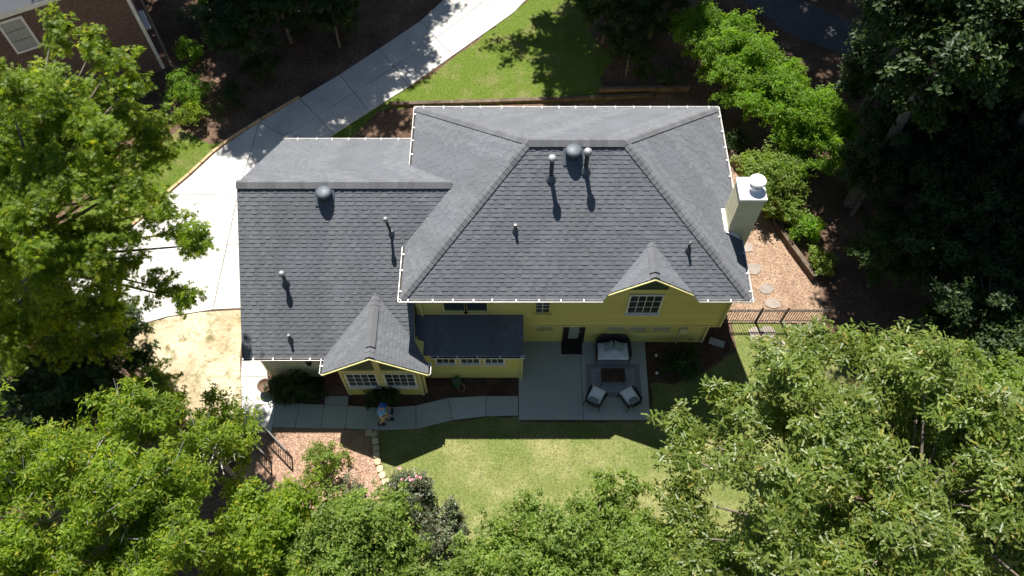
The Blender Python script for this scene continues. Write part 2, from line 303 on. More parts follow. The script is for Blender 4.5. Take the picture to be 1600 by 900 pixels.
drive = MB(); DR = [(-3.0, 36.5), (-3.55, 33.9), (-4.7, 32.3), (-6.7, 30.25), (-8.5, 28.45), (-10.25, 26.85), (-11.9, 25.4), (-12.9, 24.4), (-13.7, 23.45), (-14.5, 22.2), (-15.3, 21.1), (-15.9, 20.05), (-16.7, 19.0), (-19.5, 16.4), (-18.5, 13.2), (-16.4, 13.85), (-15.23, 14.5), (-14.0, 14.94), (-12.8, 15.15), (-9.35, 15.4), (-9.35, 22.0), (-8.5, 24.4), (-6.8, 26.0), (-5.0, 27.65), (-4.2, 28.3), (-2.9, 29.8), (-1.0, 31.8), (0.85, 33.9), (2.5, 36.5)]
dro = sheet("driveway", DR, 0.02, 'litter')
strip = [((-3.0, 36.5), (2.5, 36.5)), ((-3.55, 33.9), (0.85, 33.9)), ((-4.7, 32.3), (-1.1, 31.7)), ((-6.7, 30.25), (-3.0, 29.7)), ((-8.5, 28.45), (-5.0, 27.65)), ((-10.25, 26.85), (-6.8, 26.0)), ((-11.9, 25.4), (-8.5, 24.4))]
strip = [((-3.0, 36.5), (2.5, 36.5)), ((-3.4, 34.2), (0.1, 32.9)), ((-4.75, 32.25), (-2.95, 29.75)), ((-6.7, 30.25), (-5.0, 27.65)), ((-8.5, 28.45), (-6.8, 26.0)), ((-10.25, 26.85), (-8.3, 24.6)), ((-11.95, 25.35), (-9.35, 23.6))]
for (l0, r0), (l1, r1) in zip(strip, strip[1:]):
    m0 = ((l0[0] + r0[0]) / 2, (l0[1] + r0[1]) / 2); m1 = ((l1[0] + r1[0]) / 2, (l1[1] + r1[1]) / 2)
    paver(dro, [l0, l1, m1, m0], 0.05, 'concrete'); paver(dro, [m0, m1, r1, r0], 0.05, 'concrete')
for pl in ([(-11.95, 25.35), (-12.9, 24.4), (-13.7, 23.45), (-14.5, 22.2), (-15.3, 21.1), (-12.2, 21.1)], [(-9.35, 23.6), (-11.95, 25.35), (-12.2, 21.1), (-9.35, 21.1)],
           [(-15.3, 21.1), (-15.9, 20.05), (-16.7, 19.0), (-17.2, 18.4), (-12.2, 18.4), (-12.2, 21.1)], [(-12.2, 21.1), (-12.2, 18.4), (-9.35, 18.4), (-9.35, 21.1)],
           [(-17.2, 18.4), (-19.5, 16.4), (-18.5, 13.2), (-16.4, 13.85), (-15.23, 14.5), (-14.0, 14.94), (-12.2, 15.25), (-12.2, 18.4)], [(-12.2, 18.4), (-12.2, 15.25), (-9.35, 15.4), (-9.35, 18.4)]):
    paver(dro, pl, 0.05, 'concrete')
curb_pts = [(-10.25, 26.95), (-11.9, 25.5), (-12.98, 24.48), (-13.8, 23.5), (-14.6, 22.25), (-15.4, 21.15), (-16.0, 20.1), (-16.8, 19.05), (-18.0, 17.9)]
cb = empty("driveway_edging", (-10.25, 26.95, 0)); tag(cb, "tan edging strip along the left side of the concrete driveway", "edging")
for a, b in zip(curb_pts, curb_pts[1:]):
    L = math.dist(a, b); n = max(1, round(L / 0.75))
    for k in range(n):
        p = [a[i] + (b[i] - a[i]) * (k + 0.02) / n for i in (0, 1)]; q = [a[i] + (b[i] - a[i]) * (k + 0.98) / n for i in (0, 1)]
        o = MB().bar((p[0] + 10.25, p[1] - 26.95, 0.045), (q[0] + 10.25, q[1] - 26.95, 0.045), 0.13, 0.13).build("edging_block", 'curb', cb, bevel=0.01)
# front walk, side walk, stoop, patio
wt = [(-9.0, 11.2), (-8.1, 11.18), (-7.15, 11.13), (-6.25, 11.1), (-4.95, 11.0), (-3.66, 11.1), (-2.45, 11.41), (-0.98, 11.49), (0.24, 11.49)]
wb = [(-9.0, 10.23), (-8.15, 10.2), (-7.2, 10.18), (-6.25, 10.17), (-4.97, 10.1), (-3.6, 10.15), (-2.25, 10.5), (-1.0, 10.66), (0.24, 10.69)]
walk = sheet("front_walk", wb + wt[::-1], 0.02, 'mulch')
for i in range(len(wt) - 1): paver(walk, [wb[i], wb[i + 1], wt[i + 1], wt[i]], 0.045, 'concrete_dark', 0.009)
paver(walk, [(-7.15, 11.13), (-6.25, 11.1), (-6.27, 11.49), (-7.18, 11.49)], 0.046, 'concrete_dark', 0.009)
sw = sheet("side_walk", [(-10.95, 15.3), (-10.0, 15.35), (-9.85, 13.1), (-9.0, 11.2), (-9.0, 10.0), (-10.1, 10.0), (-10.7, 13.0)], 0.02, 'mulch')
for pl in ([(-10.95, 15.3), (-10.7, 13.6), (-9.9, 13.6), (-10.0, 15.35)], [(-10.7, 13.6), (-10.55, 12.3), (-9.5, 12.3), (-9.9, 13.6)], [(-10.55, 12.3), (-10.3, 11.1), (-9.0, 11.15), (-9.0, 11.2), (-9.5, 12.3)], [(-10.3, 11.1), (-10.1, 10.0), (-9.0, 10.0), (-9.0, 11.15)]):
    paver(sw, pl, 0.045, 'concrete', 0.009)
stoop = MB().box(-7.25, -6.22, 11.5, 12.6, 0.0, 0.10).build("entry_stoop", 'brick_floor'); tag(stoop, "low brick stoop between the entry bed and the gabled bay", "stoop")
patio = sheet("patio", [(0.24, 10.51), (5.22, 10.51), (5.29, 13.8), (0.26, 13.8)], 0.022, 'mulch')
paver(patio, [(0.25, 10.51), (2.7, 10.51), (2.7, 13.8), (0.26, 13.8)], 0.06, 'concrete_dark', 0.008); paver(patio, [(2.7, 10.51), (5.22, 10.51), (5.29, 13.8), (2.7, 13.8)], 0.06, 'concrete_dark', 0.008)

# ------------------------------------------------------------------ the house
house = empty("house", (0, 13.8, 0)); tag(house, "yellow two-storey house with grey shingled hip roof and lower gabled wing", "house")
HP = Matrix.Translation((0, -13.8, 0))
def part(mb, name, mat, parent=None, **k):
    """world-coordinate mesh hung under the house (or a part of it)"""
    mb.v = [(x, y - 13.8, z) for x, y, z in mb.v]; return mb.build(name, mat, parent or house, **k)
PM = 0.704; SL = math.hypot(1, PM); CS, SN = 1 / SL, PM / SL
def interp(poly, b):
    if b <= poly[0][0]: return poly[0][1]
    for (b0, a0), (b1, a1) in zip(poly, poly[1:]):
        if b <= b1: return a0 + (a1 - a0) * (b - b0) / max(b1 - b0, 1e-6)
    return poly[-1][1]
def slope(name, o, ed, upd, regions, m=PM, expo=0.145, seed=0):
    """regions: list of (d0, d1, left polyline [(d,a)], right polyline); d = horizontal distance up from the eave"""
    rnd = random.Random(seed); c = 1 / math.hypot(1, m); o = Vector(o); ed = Vector(ed); up = Vector((upd[0], upd[1], m)) * c; n = ed.cross(up)
    P = lambda a, b, h: o + ed * a + up * b + n * h
    root = MB()
    for d0, d1, L, Rr in regions:
        ds = sorted({d0, d1} | {q[0] for q in L + Rr if d0 < q[0] < d1})
        pts = [P(interp(Rr, d), d / c, -0.012) for d in ds]; pts = [P(interp(L, d), d / c, -0.012) for d in ds][::-1] + pts
        # order: left from top to bottom, then right from bottom to top
        root.poly_prism([tuple(p) for p in pts], 0.13)
    ro = part(root, name, 'trim')
    bmax = max(r[1] for r in regions) / c; k = 0; b0 = -0.03
    while b0 < bmax - 0.02:
        b1 = min(b0 + expo, bmax)
        for d0, d1, L, Rr in regions:
            mb = MB()
            lo, hi = max(b0, d0 / c if d0 > 0 else -0.03), min(b1, d1 / c)
            if hi - lo < 0.01: continue
            Lb, Lt, Rb, Rt = interp(L, lo * c), interp(L, hi * c), interp(Rr, lo * c), interp(Rr, hi * c)
            a = min(Lb, Lt) - rnd.uniform(0, 0.3); end = max(Rb, Rt); tall = rnd.random() < 0.5
            while a < end:
                wd = rnd.uniform(0.10, 0.24); a2 = a + wd; tall = not tall; t = (0.019 if tall else 0.011) + rnd.uniform(-0.002, 0.002)
                q = [min(max(a, Lb), Rb), min(max(a2, Lb), Rb), min(max(a2, Lt), Rt), min(max(a, Lt), Rt)]
                if max(q[1] - q[0], q[2] - q[3]) > 0.004:
                    dz = rnd.uniform(-0.004, 0.004)
                    A, B, C_, D = P(q[0], lo + dz, t), P(q[1], lo + dz, t), P(q[2], hi + 0.004, 0.003), P(q[3], hi + 0.004, 0.003); A0, B0 = P(q[0], lo + dz, -0.004), P(q[1], lo + dz, -0.004)
                    C0, D0 = P(q[2], hi, -0.004), P(q[3], hi, -0.004)
                    i = len(mb.v); mb.v += [tuple(x) for x in (A, B, C_, D, A0, B0, C0, D0)]
                    mb.f += [(i, i + 1, i + 2, i + 3), (i + 4, i + 5, i + 1, i), (i + 5, i + 6, i + 2, i + 1), (i + 7, i + 4, i, i + 3)]
                a = a2
            if mb.v: part(mb, "shingle_course", 'shingle', ro)
        b0 += expo; k += 1
    return ro
X0, X1, Y0, Y1, ZE, HF = -3.71, 7.98, 12.86, 21.38, 5.2, 4.26
GX, GH = 4.66, 1.56                                      # right-hand gable: centre and half width
slope("roof_slope", (X0, Y0, ZE), (1, 0, 0), (0, 1), [
    (0, GH, [(0, 0), (HF, HF)], [(0, GX - X0 - GH), (GH, GX - X0)]),
    (0, GH, [(0, GX - X0 + GH), (GH, GX - X0)], [(0, 11.69), (HF, 11.69 - HF)]),
    (GH, HF, [(0, 0), (HF, HF)], [(0, 11.69), (HF, 11.69 - HF)])], seed=1)
slope("roof_slope", (X1, Y1, ZE), (-1, 0, 0), (0, -1), [(0, HF, [(0, 0), (HF, HF)], [(0, 11.69), (HF, 11.69 - HF)])], seed=2)
slope("roof_slope", (X0, Y1, ZE), (0, -1, 0), (1, 0), [(0, HF, [(0, 0), (HF, HF)], [(0, 8.52), (HF, HF)])], seed=3)
slope("roof_slope", (X1, Y0, ZE), (0, 1, 0), (-1, 0), [(0, HF, [(0, 0), (HF, HF)], [(0, 8.52), (HF, HF)])], seed=4)
slope("gable_slope", (GX - GH, 14.42, ZE), (0, -1, 0), (1, 0), [(0.0, GH, [(0, 1.42), (0.14, 1.42), (GH, 0)], [(0, 1.42), (GH, 1.42)])], seed=5)
slope("gable_slope", (GX + GH, 13.0, ZE), (0, 1, 0), (-1, 0), [(0.0, GH, [(0, 0), (GH, 0)], [(0, 0), (0.14, 0), (GH, 1.42)])], seed=6)
WX, WY0, WZ, WH = -9.55, 11.78, 2.9, 4.99                # lower wing
LX, LH = -4.8, 1.83                                      # its gabled bay
slope("roof_slope", (WX, WY0, WZ), (1, 0, 0), (0, 1), [
    (0, LH, [(0, 0), (WH, 0)], [(0, LX - WX - LH), (LH, LX - WX)]),
    (0.48, LH, [(0, LX - WX + LH), (LH, LX - WX)], [(0, 6.1), (WH, 6.1)]),
    (LH, WH, [(0, 0), (WH, 0)], [(0, 6.1), (3.527, 6.1), (WH, 7.56)])], seed=7)
slope("roof_slope", (X0, 21.76, WZ), (-1, 0, 0), (0, -1), [(0, WH, [(0, 0), (3.267, 0), (WH, -1.72)], [(0, 5.84), (WH, 5.84)])], seed=8)
slope("gable_slope", (LX - LH, 13.61, WZ), (0, -1, 0), (1, 0), [(0, LH, [(0, 1.83), (LH, 0)], [(0, 2.46), (LH, 2.46)])], seed=9)
slope("gable_slope", (LX + LH, 11.15, WZ), (0, 1, 0), (-1, 0), [(0, LH, [(0, 0), (LH, 0)], [(0, 0.35), (0.48, 1.11), (LH, 2.46)])], seed=10)
slope("shed_slope", (-3.46, 12.0, 2.6), (1, 0, 0), (0, 1), [(0, 1.34, [(0, 0), (1.34, 0)], [(0, 3.87), (1.34, 3.87)])], m=0.42, seed=11)
# hip and ridge caps: short bent pieces laid along a line
def caps(name, a, b, n1, n2, wd=0.15, lift=0.03, step=0.2, mat='cap'):
    a, b, n1, n2 = Vector(a), Vector(b), Vector(n1).normalized(), Vector(n2).normalized(); d = (b - a); L = d.length; d.normalize()
    s1 = d.cross(n1).normalized(); s1 = s1 if s1.dot(n2) < 0 else -s1; s2 = d.cross(n2).normalized(); s2 = s2 if s2.dot(n1) < 0 else -s2
    mb = MB(); k = 0.0; nm = (n1 + n2).normalized()
    while k < L:
        e = min(k + step + 0.02, L); p, q = a + d * k, a + d * e; i = len(mb.v); h0, h1 = lift + 0.014, lift
        mb.v += [tuple(x) for x in (p + s1 * wd + n1 * h0, p + nm * h0, p + s2 * wd + n2 * h0, q + s1 * wd + n1 * h1, q + nm * h1, q + s2 * wd + n2 * h1,
                 p + s1 * wd, p, p + s2 * wd, q + s1 * wd, q + s2 * wd)]
        mb.f += [(i, i + 1, i + 4, i + 3), (i + 1, i + 2, i + 5, i + 4), (i, i + 6, i + 7, i + 1), (i + 1, i + 7, i + 8, i + 2), (i, i + 3, i + 9, i + 6), (i + 2, i + 8, i + 10, i + 5)]
        k += step
    return part(mb, name, mat)
nF, nB, nL, nR = (0, -PM, 1), (0, PM, 1), (-PM, 0, 1), (PM, 0, 1)
RZ = ZE + PM * HF; RY = Y0 + HF; RA, RB = X0 + HF, X1 - HF
for e, n1, n2 in (((X0, Y0, ZE), nF, nL), ((X1, Y0, ZE), nF, nR), ((X0, Y1, ZE), nB, nL), ((X1, Y1, ZE), nB, nR)):
    caps("hip_cap", e, (RA if e[0] < 0 else RB, RY, RZ), n1, n2)
caps("ridge_cap", (RA, RY, RZ), (RB, RY, RZ), nF, nB, 0.19, 0.055); WZR = WZ + PM * WH; WYR = WY0 + WH
caps("ridge_cap", (WX - 0.02, WYR, WZR), (-2.1, WYR, WZR), nF, nB, 0.19, 0.055)
caps("ridge_cap", (GX, 13.02, ZE + PM * GH), (GX, 14.45, ZE + PM * GH), nL, nR, 0.16, 0.03)
caps("ridge_cap", (LX, 11.17, WZ + PM * LH), (LX, 13.7, WZ + PM * LH), nL, nR, 0.16, 0.03)
caps("ridge_vent", (GX, 13.2, ZE + PM * GH + 0.03), (GX, 14.05, ZE + PM * GH + 0.03), nL, nR, 0.17, 0.04, 1.0)
caps("ridge_vent", (LX, 11.55, WZ + PM * LH + 0.03), (LX, 13.1, WZ + PM * LH + 0.03), nL, nR, 0.17, 0.04, 1.6)
caps("ridge_vent", (RA + 0.1, RY, RZ + 0.01), (RB - 0.1, RY, RZ + 0.01), nF, nB, 0.21, 0.03, 1.0, 'black_metal')
caps("ridge_vent", (WX + 0.3, WYR, WZR + 0.01), (-2.4, WYR, WZR + 0.01), nF, nB, 0.21, 0.03, 1.0, 'black_metal')
# walls
def wall_core(x0, x1, y0, y1, z0, z1, mat='siding'): return part(MB().box(x0, x1, y0, y1, z0, z1), "wall", mat)
def boards(wall, face, u0, u1, c, z0, z1, mat='siding', step=0.17, lim=None):
    """lap siding on a wall face: '-y' (u=x, plane y=c), '-x', '+x' (u=y, plane x=c)"""
    z = z0
    while z < z1 - 0.02:
        zt = min(z + step, z1); a, b = u0, u1; at, bt = u0, u1
        if lim: (a, b), (at, bt) = lim(z), lim(zt)
        if b - a > 0.03:
            t0, t1 = 0.024, 0.006; mb = MB()
            if face == '-y': Pp = lambda u, zz, t: (u, c - t, zz)
            elif face == '-x': Pp = lambda u, zz, t: (c - t, u, zz)
            else: Pp = lambda u, zz, t: (c + t, u, zz)
            pts = [Pp(a, z, t0), Pp(b, z, t0), Pp(bt, zt, t1), Pp(at, zt, t1), Pp(a, z, 0), Pp(b, z, 0), Pp(bt, zt, 0), Pp(at, zt, 0)]
            mb.v = pts; mb.f = [(0, 1, 2, 3), (4, 5, 1, 0), (1, 5, 6, 2), (3, 2, 6, 7), (4, 0, 3, 7)]
            part(mb, "siding_board", mat, wall)
        z += step
wl = wall_core(-3.3, 7.55, 13.8, 20.9, 0, 2.34); boards(wl, '-y', 0.3, 7.55, 13.8, 0.25, 2.34); boards(wl, '+x', 13.8, 20.9, 7.55, 0.25, 2.34)
wu = wall_core(-3.4, 7.7, 13.35, 20.95, 2.35, 5.12); boards(wu, '-y', -3.4, 7.7, 13.35, 2.36, 5.1); boards(wu, '+x', 13.35, 20.95, 7.7, 2.36, 5.1); boards(wu, '-x', 13.35, 20.95, -3.4, 2.36, 5.1)
gw = MB(); gz = ZE + PM * GH - 0.16
gw.v = [(GX - 1.36, 13.35, 5.1), (GX + 1.36, 13.35, 5.1), (GX, 13.35, gz), (GX - 1.36, 14.2, 5.1), (GX + 1.36, 14.2, 5.1), (GX, 14.2, gz)]; gw.f = [(0, 1, 2), (1, 4, 5, 2), (0, 2, 5, 3), (3, 5, 4)]
gwo = part(gw, "gable_wall", 'siding'); gl = lambda z: (GX - max(0, (gz - z) / PM), GX + max(0, (gz - z) / PM)); boards(gwo, '-y', 0, 0, 13.35, 5.1, gz, lim=lambda z: (max(gl(z)[0], GX - 1.36), min(gl(z)[1], GX + 1.36)))
ww = wall_core(-9.3, -3.41, 12.3, 21.3, 0, 2.86, 'siding_pale'); boards(ww, '-y', -9.3, -6.2, 12.3, 0.15, 2.85, 'siding_pale'); boards(ww, '-x', 12.3, 21.3, -9.3, 0.15, 2.85)
wg = MB(); wg.v = [(-9.3, 12.2, 2.86), (-9.3, 21.4, 2.86), (-9.3, WYR, WZR - 0.2), (-8.9, 12.2, 2.86), (-8.9, 21.4, 2.86), (-8.9, WYR, WZR - 0.2)]; wg.f = [(0, 2, 1), (3, 4, 5), (0, 3, 5, 2), (1, 2, 5, 4)]; part(wg, "gable_wall", 'siding')
bw = wall_core(-6.2, -3.38, 11.55, 12.6, 0, 2.9); boards(bw, '-x', 11.55, 12.3, -6.2, 0.1, 2.9); boards(bw, '+x', 11.55, 12.3, -3.38, 0.1, 2.9); boards(bw, '-y', -6.2, -3.38, 11.55, 0.1, 0.95)
bz = WZ + PM * LH - 0.16; bg_ = MB(); bg_.v = [(-6.45, 11.55, 2.9), (-3.15, 11.55, 2.9), (LX, 11.55, bz), (-6.45, 12.4, 2.9), (-3.15, 12.4, 2.9), (LX, 12.4, bz)]; bg_.f = [(0, 1, 2), (1, 4, 5, 2), (0, 2, 5, 3), (3, 5, 4), (0, 3, 4, 1)]
bgo = part(bg_, "gable_wall", 'siding')
sr = wall_core(-3.37, 0.3, 12.25, 13.34, 0, 2.52); boards(sr, '-y', -3.37, 0.3, 12.25, 0.1, 2.5); boards(sr, '+x', 12.25, 13.34, 0.3, 0.1, 2.5)
part(MB().box(-3.4, 7.7, 13.3, 13.82, 2.27, 2.349), "floor_band", 'trim_yellow')
# corner boards, rake boards
for x, y, z0, z1 in ((7.7, 13.35, 2.36, 5.1), (7.55, 13.8, 0, 2.27), (-6.2, 11.55, 0, 2.9), (-3.38, 11.55, 0, 2.9), (-9.3, 12.3, 0, 2.85), (0.3, 12.25, 0, 2.5)):
    part(MB().box(x - 0.06, x + 0.035, y - 0.035, y + 0.06, z0, z1), "corner_board", 'trim_yellow')
for cx, hw, ze, yf in ((GX, GH, ZE, 13.0), (LX, LH, WZ, 11.15)):
    for s_ in (-1, 1): part(MB().bar((cx + s_ * (hw + 0.02), yf + 0.02, ze - 0.08), (cx, yf + 0.02, ze + PM * hw - 0.06), 0.05, 0.16, (0, -1, 0.0001)), "rake_board", 'trim_yellow')
    for s_ in (-1, 1): part(MB().bar((cx + s_ * (hw - 0.03), yf + 0.2, ze - 0.04), (cx, yf + 0.2, ze + PM * hw - 0.17), 0.36, 0.02, (s_ * PM, 0, 1)), "soffit", 'trim_yellow')
# bay: posts, beam, transoms
part(MB().box(LX - 0.11, LX + 0.11, 11.47, 11.55, 0.95, bz - 0.12), "post", 'trim_yellow'); part(MB().box(-6.16, -3.42, 11.485, 11.55, 2.17, 2.36), "beam", 'trim_yellow')
for s_ in (-1, 1):
    t = MB(); a, b = LX + s_ * 0.13, LX + s_ * 1.32; zt = bz - PM * 0.13 - 0.16; t.v = [(a, 11.515, 2.42), (b, 11.515, 2.42), (b, 11.515, 2.62), (a, 11.515, zt), (a, 11.55, 2.42), (b, 11.55, 2.42), (b, 11.55, 2.62), (a, 11.55, zt)]
    t.f = [(0, 1, 2, 3), (0, 4, 5, 1), (1, 5, 6, 2), (2, 6, 7, 3), (3, 7, 4, 0)]; part(t, "transom_pane", 'gable_green')
gv = MB(); gv.v = [(GX - 0.66, 13.3, 5.02), (GX + 0.66, 13.3, 5.02), (GX + 0.66, 13.3, 5.3), (GX, 13.3, 5.78), (GX - 0.66, 13.3, 5.3)]; gv.v += [(x, 13.36, z) for x, y, z in gv.v]
gv.f = [(0, 1, 2, 3, 4)] + [(i, i + 5, (i + 1) % 5 + 5, (i + 1) % 5) for i in range(5)]; gvo = part(gv, "gable_louvre", 'gable_green')
for k in range(4): part(MB().box(GX - 0.6 + max(0, k - 2) * 0.16, GX + 0.6 - max(0, k - 2) * 0.16, 13.275, 13.3, 5.06 + k * 0.11, 5.115 + k * 0.11), "slat", 'gable_green', gvo)
def window(x0, x1, z0, z1, y, cols, rows, trim='trim', inside='glass', fw=0.07, sash=True):
    w_ = MB().box(x0 - fw, x0, y - 0.05, y, z0 - fw, z1 + fw).box(x1, x1 + fw, y - 0.05, y, z0 - fw, z1 + fw).box(x0, x1, y - 0.05, y, z1, z1 + fw).box(x0, x1, y - 0.05, y, z0 - fw, z0)
    wo = part(w_, "window", trim)
    for i in range(cols):
        for j in range(rows):
            a, b = x0 + (x1 - x0) * i / cols, x0 + (x1 - x0) * (i + 1) / cols; c, d = z0 + (z1 - z0) * j / rows, z0 + (z1 - z0) * (j + 1) / rows
            part(MB().box(a + 0.012, b - 0.012, y - 0.026, y - 0.015, c + 0.012, d - 0.012), "pane", inside, wo)
    for i in range(1, cols): xx = x0 + (x1 - x0) * i / cols; part(MB().box(xx - 0.012, xx + 0.012, y - 0.036, y - 0.012, z0, z1), "muntin", 'trim', wo)
    for j in range(1, rows): zz = z0 + (z1 - z0) * j / rows; part(MB().box(x0, x1, y - 0.0335, y - 0.0125, zz - 0.012, zz + 0.012), "muntin", 'trim', wo)
    part(MB().box(x0 - fw - 0.03, x1 + fw + 0.03, y - 0.12, y - 0.051, z0 - fw - 0.02, z0 - fw + 0.03), "sill", trim, wo)
    return wo
for x0, x1 in ((-6.02, -4.98), (-4.62, -3.58)): window(x0, x1, 1.02, 2.06, 11.525, 4, 3)
for i in range(3): window(-2.78 + i * 0.9, -2.12 + i * 0.9, 1.5, 2.3, 12.226, 3, 2)
window(-2.4, -1.68, 3.55, 4.75, 13.326, 1, 1, 'trim_yellow'); window(-1.6, -0.88, 3.55, 4.75, 13.326, 1, 1, 'trim_yellow')
window(0.85, 1.32, 3.45, 4.45, 13.326, 2, 4, 'siding'); window(4.12, 5.2, 3.4, 4.62, 13.326, 4, 3)
window(2.2, 2.75, 4.45, 4.95, 13.326, 1, 1, 'door_brown')
for x0, x1 in ((3.66, 4.33), (4.52, 5.15), (5.4, 6.08)): window(x0, x1, 1.15, 2.1, 13.776, 1, 1, 'trim_yellow', 'blind')
window(1.02, 1.5, 1.3, 2.05, 13.776, 1, 1, 'trim_yellow', 'blind')
d_ = part(MB().box(1.98, 2.08, 13.73, 13.78, 0.06, 2.2).box(2.72, 2.82, 13.73, 13.78, 0.06, 2.2).box(2.08, 2.72, 13.73, 13.78, 2.1, 2.2), "door", 'door_dark')
part(MB().box(2.08, 2.2, 13.745, 13.775, 0.06, 2.1).box(2.6, 2.72, 13.745, 13.775, 0.06, 2.1).box(2.2, 2.6, 13.745, 13.775, 0.06, 0.4), "door_leaf", 'door_dark', d_)
part(MB().box(2.2, 2.6, 13.755, 13.772, 0.4, 2.1), "pane", 'blind', d_); part(MB().box(2.62, 2.66, 13.70, 13.745, 1.0, 1.08), "handle", 'galv', d_)
d2 = part(MB().box(-7.16, -6.3, 12.23, 12.276, 0.1, 2.2), "door", 'door_brown'); part(MB().box(-6.45, -6.4, 12.17, 12.23, 1.0, 1.12), "handle", 'galv', d2)
# gutters with hangers
def gutter(a, b, out, dark_strip=True):
    a, b, out = Vector(a), Vector(b), Vector(out); d = (b - a).normalized(); L = (b - a).length; gm = MB(); up = Vector((0, 0, 1))
    prof = [(0.005, 0.02), (0.005, -0.10), (0.10, -0.10), (0.125, 0.0), (0.125, 0.012), (0.112, 0.012), (0.09, -0.088), (0.02, -0.088), (0.02, 0.02)]
    n = len(prof)
    for p in (a, b):
        for o_, z in prof: gm.v.append(tuple(p + out * o_ + up * z))
    gm.f = [(i, (i + 1) % n, n + (i + 1) % n, n + i) for i in range(n)] + [tuple(range(n)), tuple(range(2 * n - 1, n - 1, -1))]
    go = part(gm, "gutter", 'white_metal')
    if dark_strip: part(MB().obox(a + d * L / 2 + out * 0.056 + up * -0.072, d * (L / 2 - 0.03), out * 0.033, up * 0.012), "dark_strip", 'dark_strip', go)  # dark strip along the gutter floor
    rnd = random.Random(int(L * 100)); k = rnd.uniform(0.25, 0.5)
    while k < L - 0.1:
        p = a + d * k; part(MB().obox(p + out * 0.055 + up * 0.026, d * 0.02, out * 0.075, up * 0.006), "hanger", 'white_metal', go); k += rnd.uniform(0.62, 0.85)
    return go
zg = ZE - 0.03
gutter((X0 - 0.1, Y0, zg), (GX - GH - 0.05, Y0, zg), (0, -1, 0)); gutter((GX + GH + 0.05, Y0, zg), (X1 + 0.1, Y0, zg), (0, -1, 0))
gutter((X1, Y0 - 0.1, zg), (X1, 15.3, zg), (1, 0, 0)); gutter((X1, 16.25, zg), (X1, Y1 + 0.1, zg), (1, 0, 0)); gutter((X1 + 0.1, Y1, zg), (X0 - 0.1, Y1, zg), (0, 1, 0))
gutter((X0, Y1 + 0.1, zg), (X0, 18.6, zg), (-1, 0, 0)); gutter((X0, 14.95, zg), (X0, Y0 - 0.1, zg), (-1, 0, 0))
gutter((WX + 0.02, WY0, WZ - 0.03), (LX - LH - 0.02, WY0, WZ - 0.03), (0, -1, 0)); gutter((X0, 21.76, WZ - 0.03), (WX + 0.05, 21.76, WZ - 0.03), (0, 1, 0))
gutter((-2.93, 12.0, 2.57), (0.45, 12.0, 2.57), (0, -1, 0)); gutter((LX - LH, 11.8, WZ - 0.03), (LX - LH, 11.15, WZ - 0.03), (-1, 0, 0)); gutter((LX + LH, 11.15, WZ - 0.03), (LX + LH, 11.6, WZ - 0.03), (1, 0, 0))
for pts in ([(-3.25, 12.8, 5.1), (-3.22, 13.22, 4.85), (-3.22, 13.24, 3.3)], [(0.38, 11.93, 2.5), (0.36, 12.17, 2.3), (0.36, 12.17, 0.08)], [(7.62, 12.8, 5.1), (7.66, 13.27, 4.85), (7.66, 13.27, 2.4), (7.5, 13.7, 2.2), (7.5, 13.72, 0.2)], [(-2.95, 11.4, 2.8), (-3.25, 11.62, 2.6), (-3.27, 11.62, 0.1)]):
    part(MB().tube(pts, 0.045, 8), "downspout", 'trim_yellow')
# roof vents and pipes
def roof_z(x, y):
    a = ZE + PM * min(y - Y0, Y1 - y, x - X0, X1 - x) if X0 < x < X1 and Y0 < y < Y1 else -9
    b = WZ + PM * min(y - WY0, 21.76 - y) if WX < x < -2.0 else -9
    return max(a, b)
def pipe(x, y, h, r_=0.055, cap=0.0, tilt=(0, 0), mat='black_metal', name="vent_pipe"):
    z = roof_z(x, y); o = part(MB().tube([(x, y, z - 0.1), (x + tilt[0] * h, y + tilt[1] * h, z + h)], r_, 10), name, mat)
    part(MB().lathe([(r_ * 2.6, -0.05), (r_ * 1.9, 0.05), (r_ * 1.1, 0.16)], (x, y, z), 12), "flashing", 'vent_metal', o)
    if cap: part(MB().lathe([(cap, 0.0), (cap * 1.05, 0.03), (cap * 0.9, 0.09), (cap * 0.5, 0.13), (0.01, 0.14)], (x + tilt[0] * h, y + tilt[1] * h, z + h), 14), "cap", 'galv', o, smooth=True)
    return o
pipe(1.29, 16.15, 0.95, 0.075, 0.14); pipe(2.43, 16.35, 0.9, 0.075, 0.14); pipe(-4.2, 15.35, 0.8, 0.05, 0.09, (-0.12, 0)); pipe(-7.93, 13.95, 0.55, 0.07, 0.11, mat='vent_metal')
pipe(-7.81, 12.3, 0.34, 0.05); pipe(0.11, 14.72, 0.34, 0.05); pipe(5.87, 14.2, 0.32, 0.05, 0.05)
for x, y in ((2.02, 16.75), (-6.5, 16.4)):
    z = roof_z(x, y); o = part(MB().lathe([(0.2, -0.15), (0.2, 0.16), (0.27, 0.17), (0.285, 0.21), (0.27, 0.27), (0.20, 0.315), (0.01, 0.33)], (x, y, z), 20), "roof_ventilator", 'vent_metal', smooth=True)
    part(MB().obox((x, y - 0.03, z + 0.02), (0.33, 0, 0), (0, 0.33 * CS, 0.33 * SN), (0, 0, 0.012)), "flashing", 'vent_metal', o)
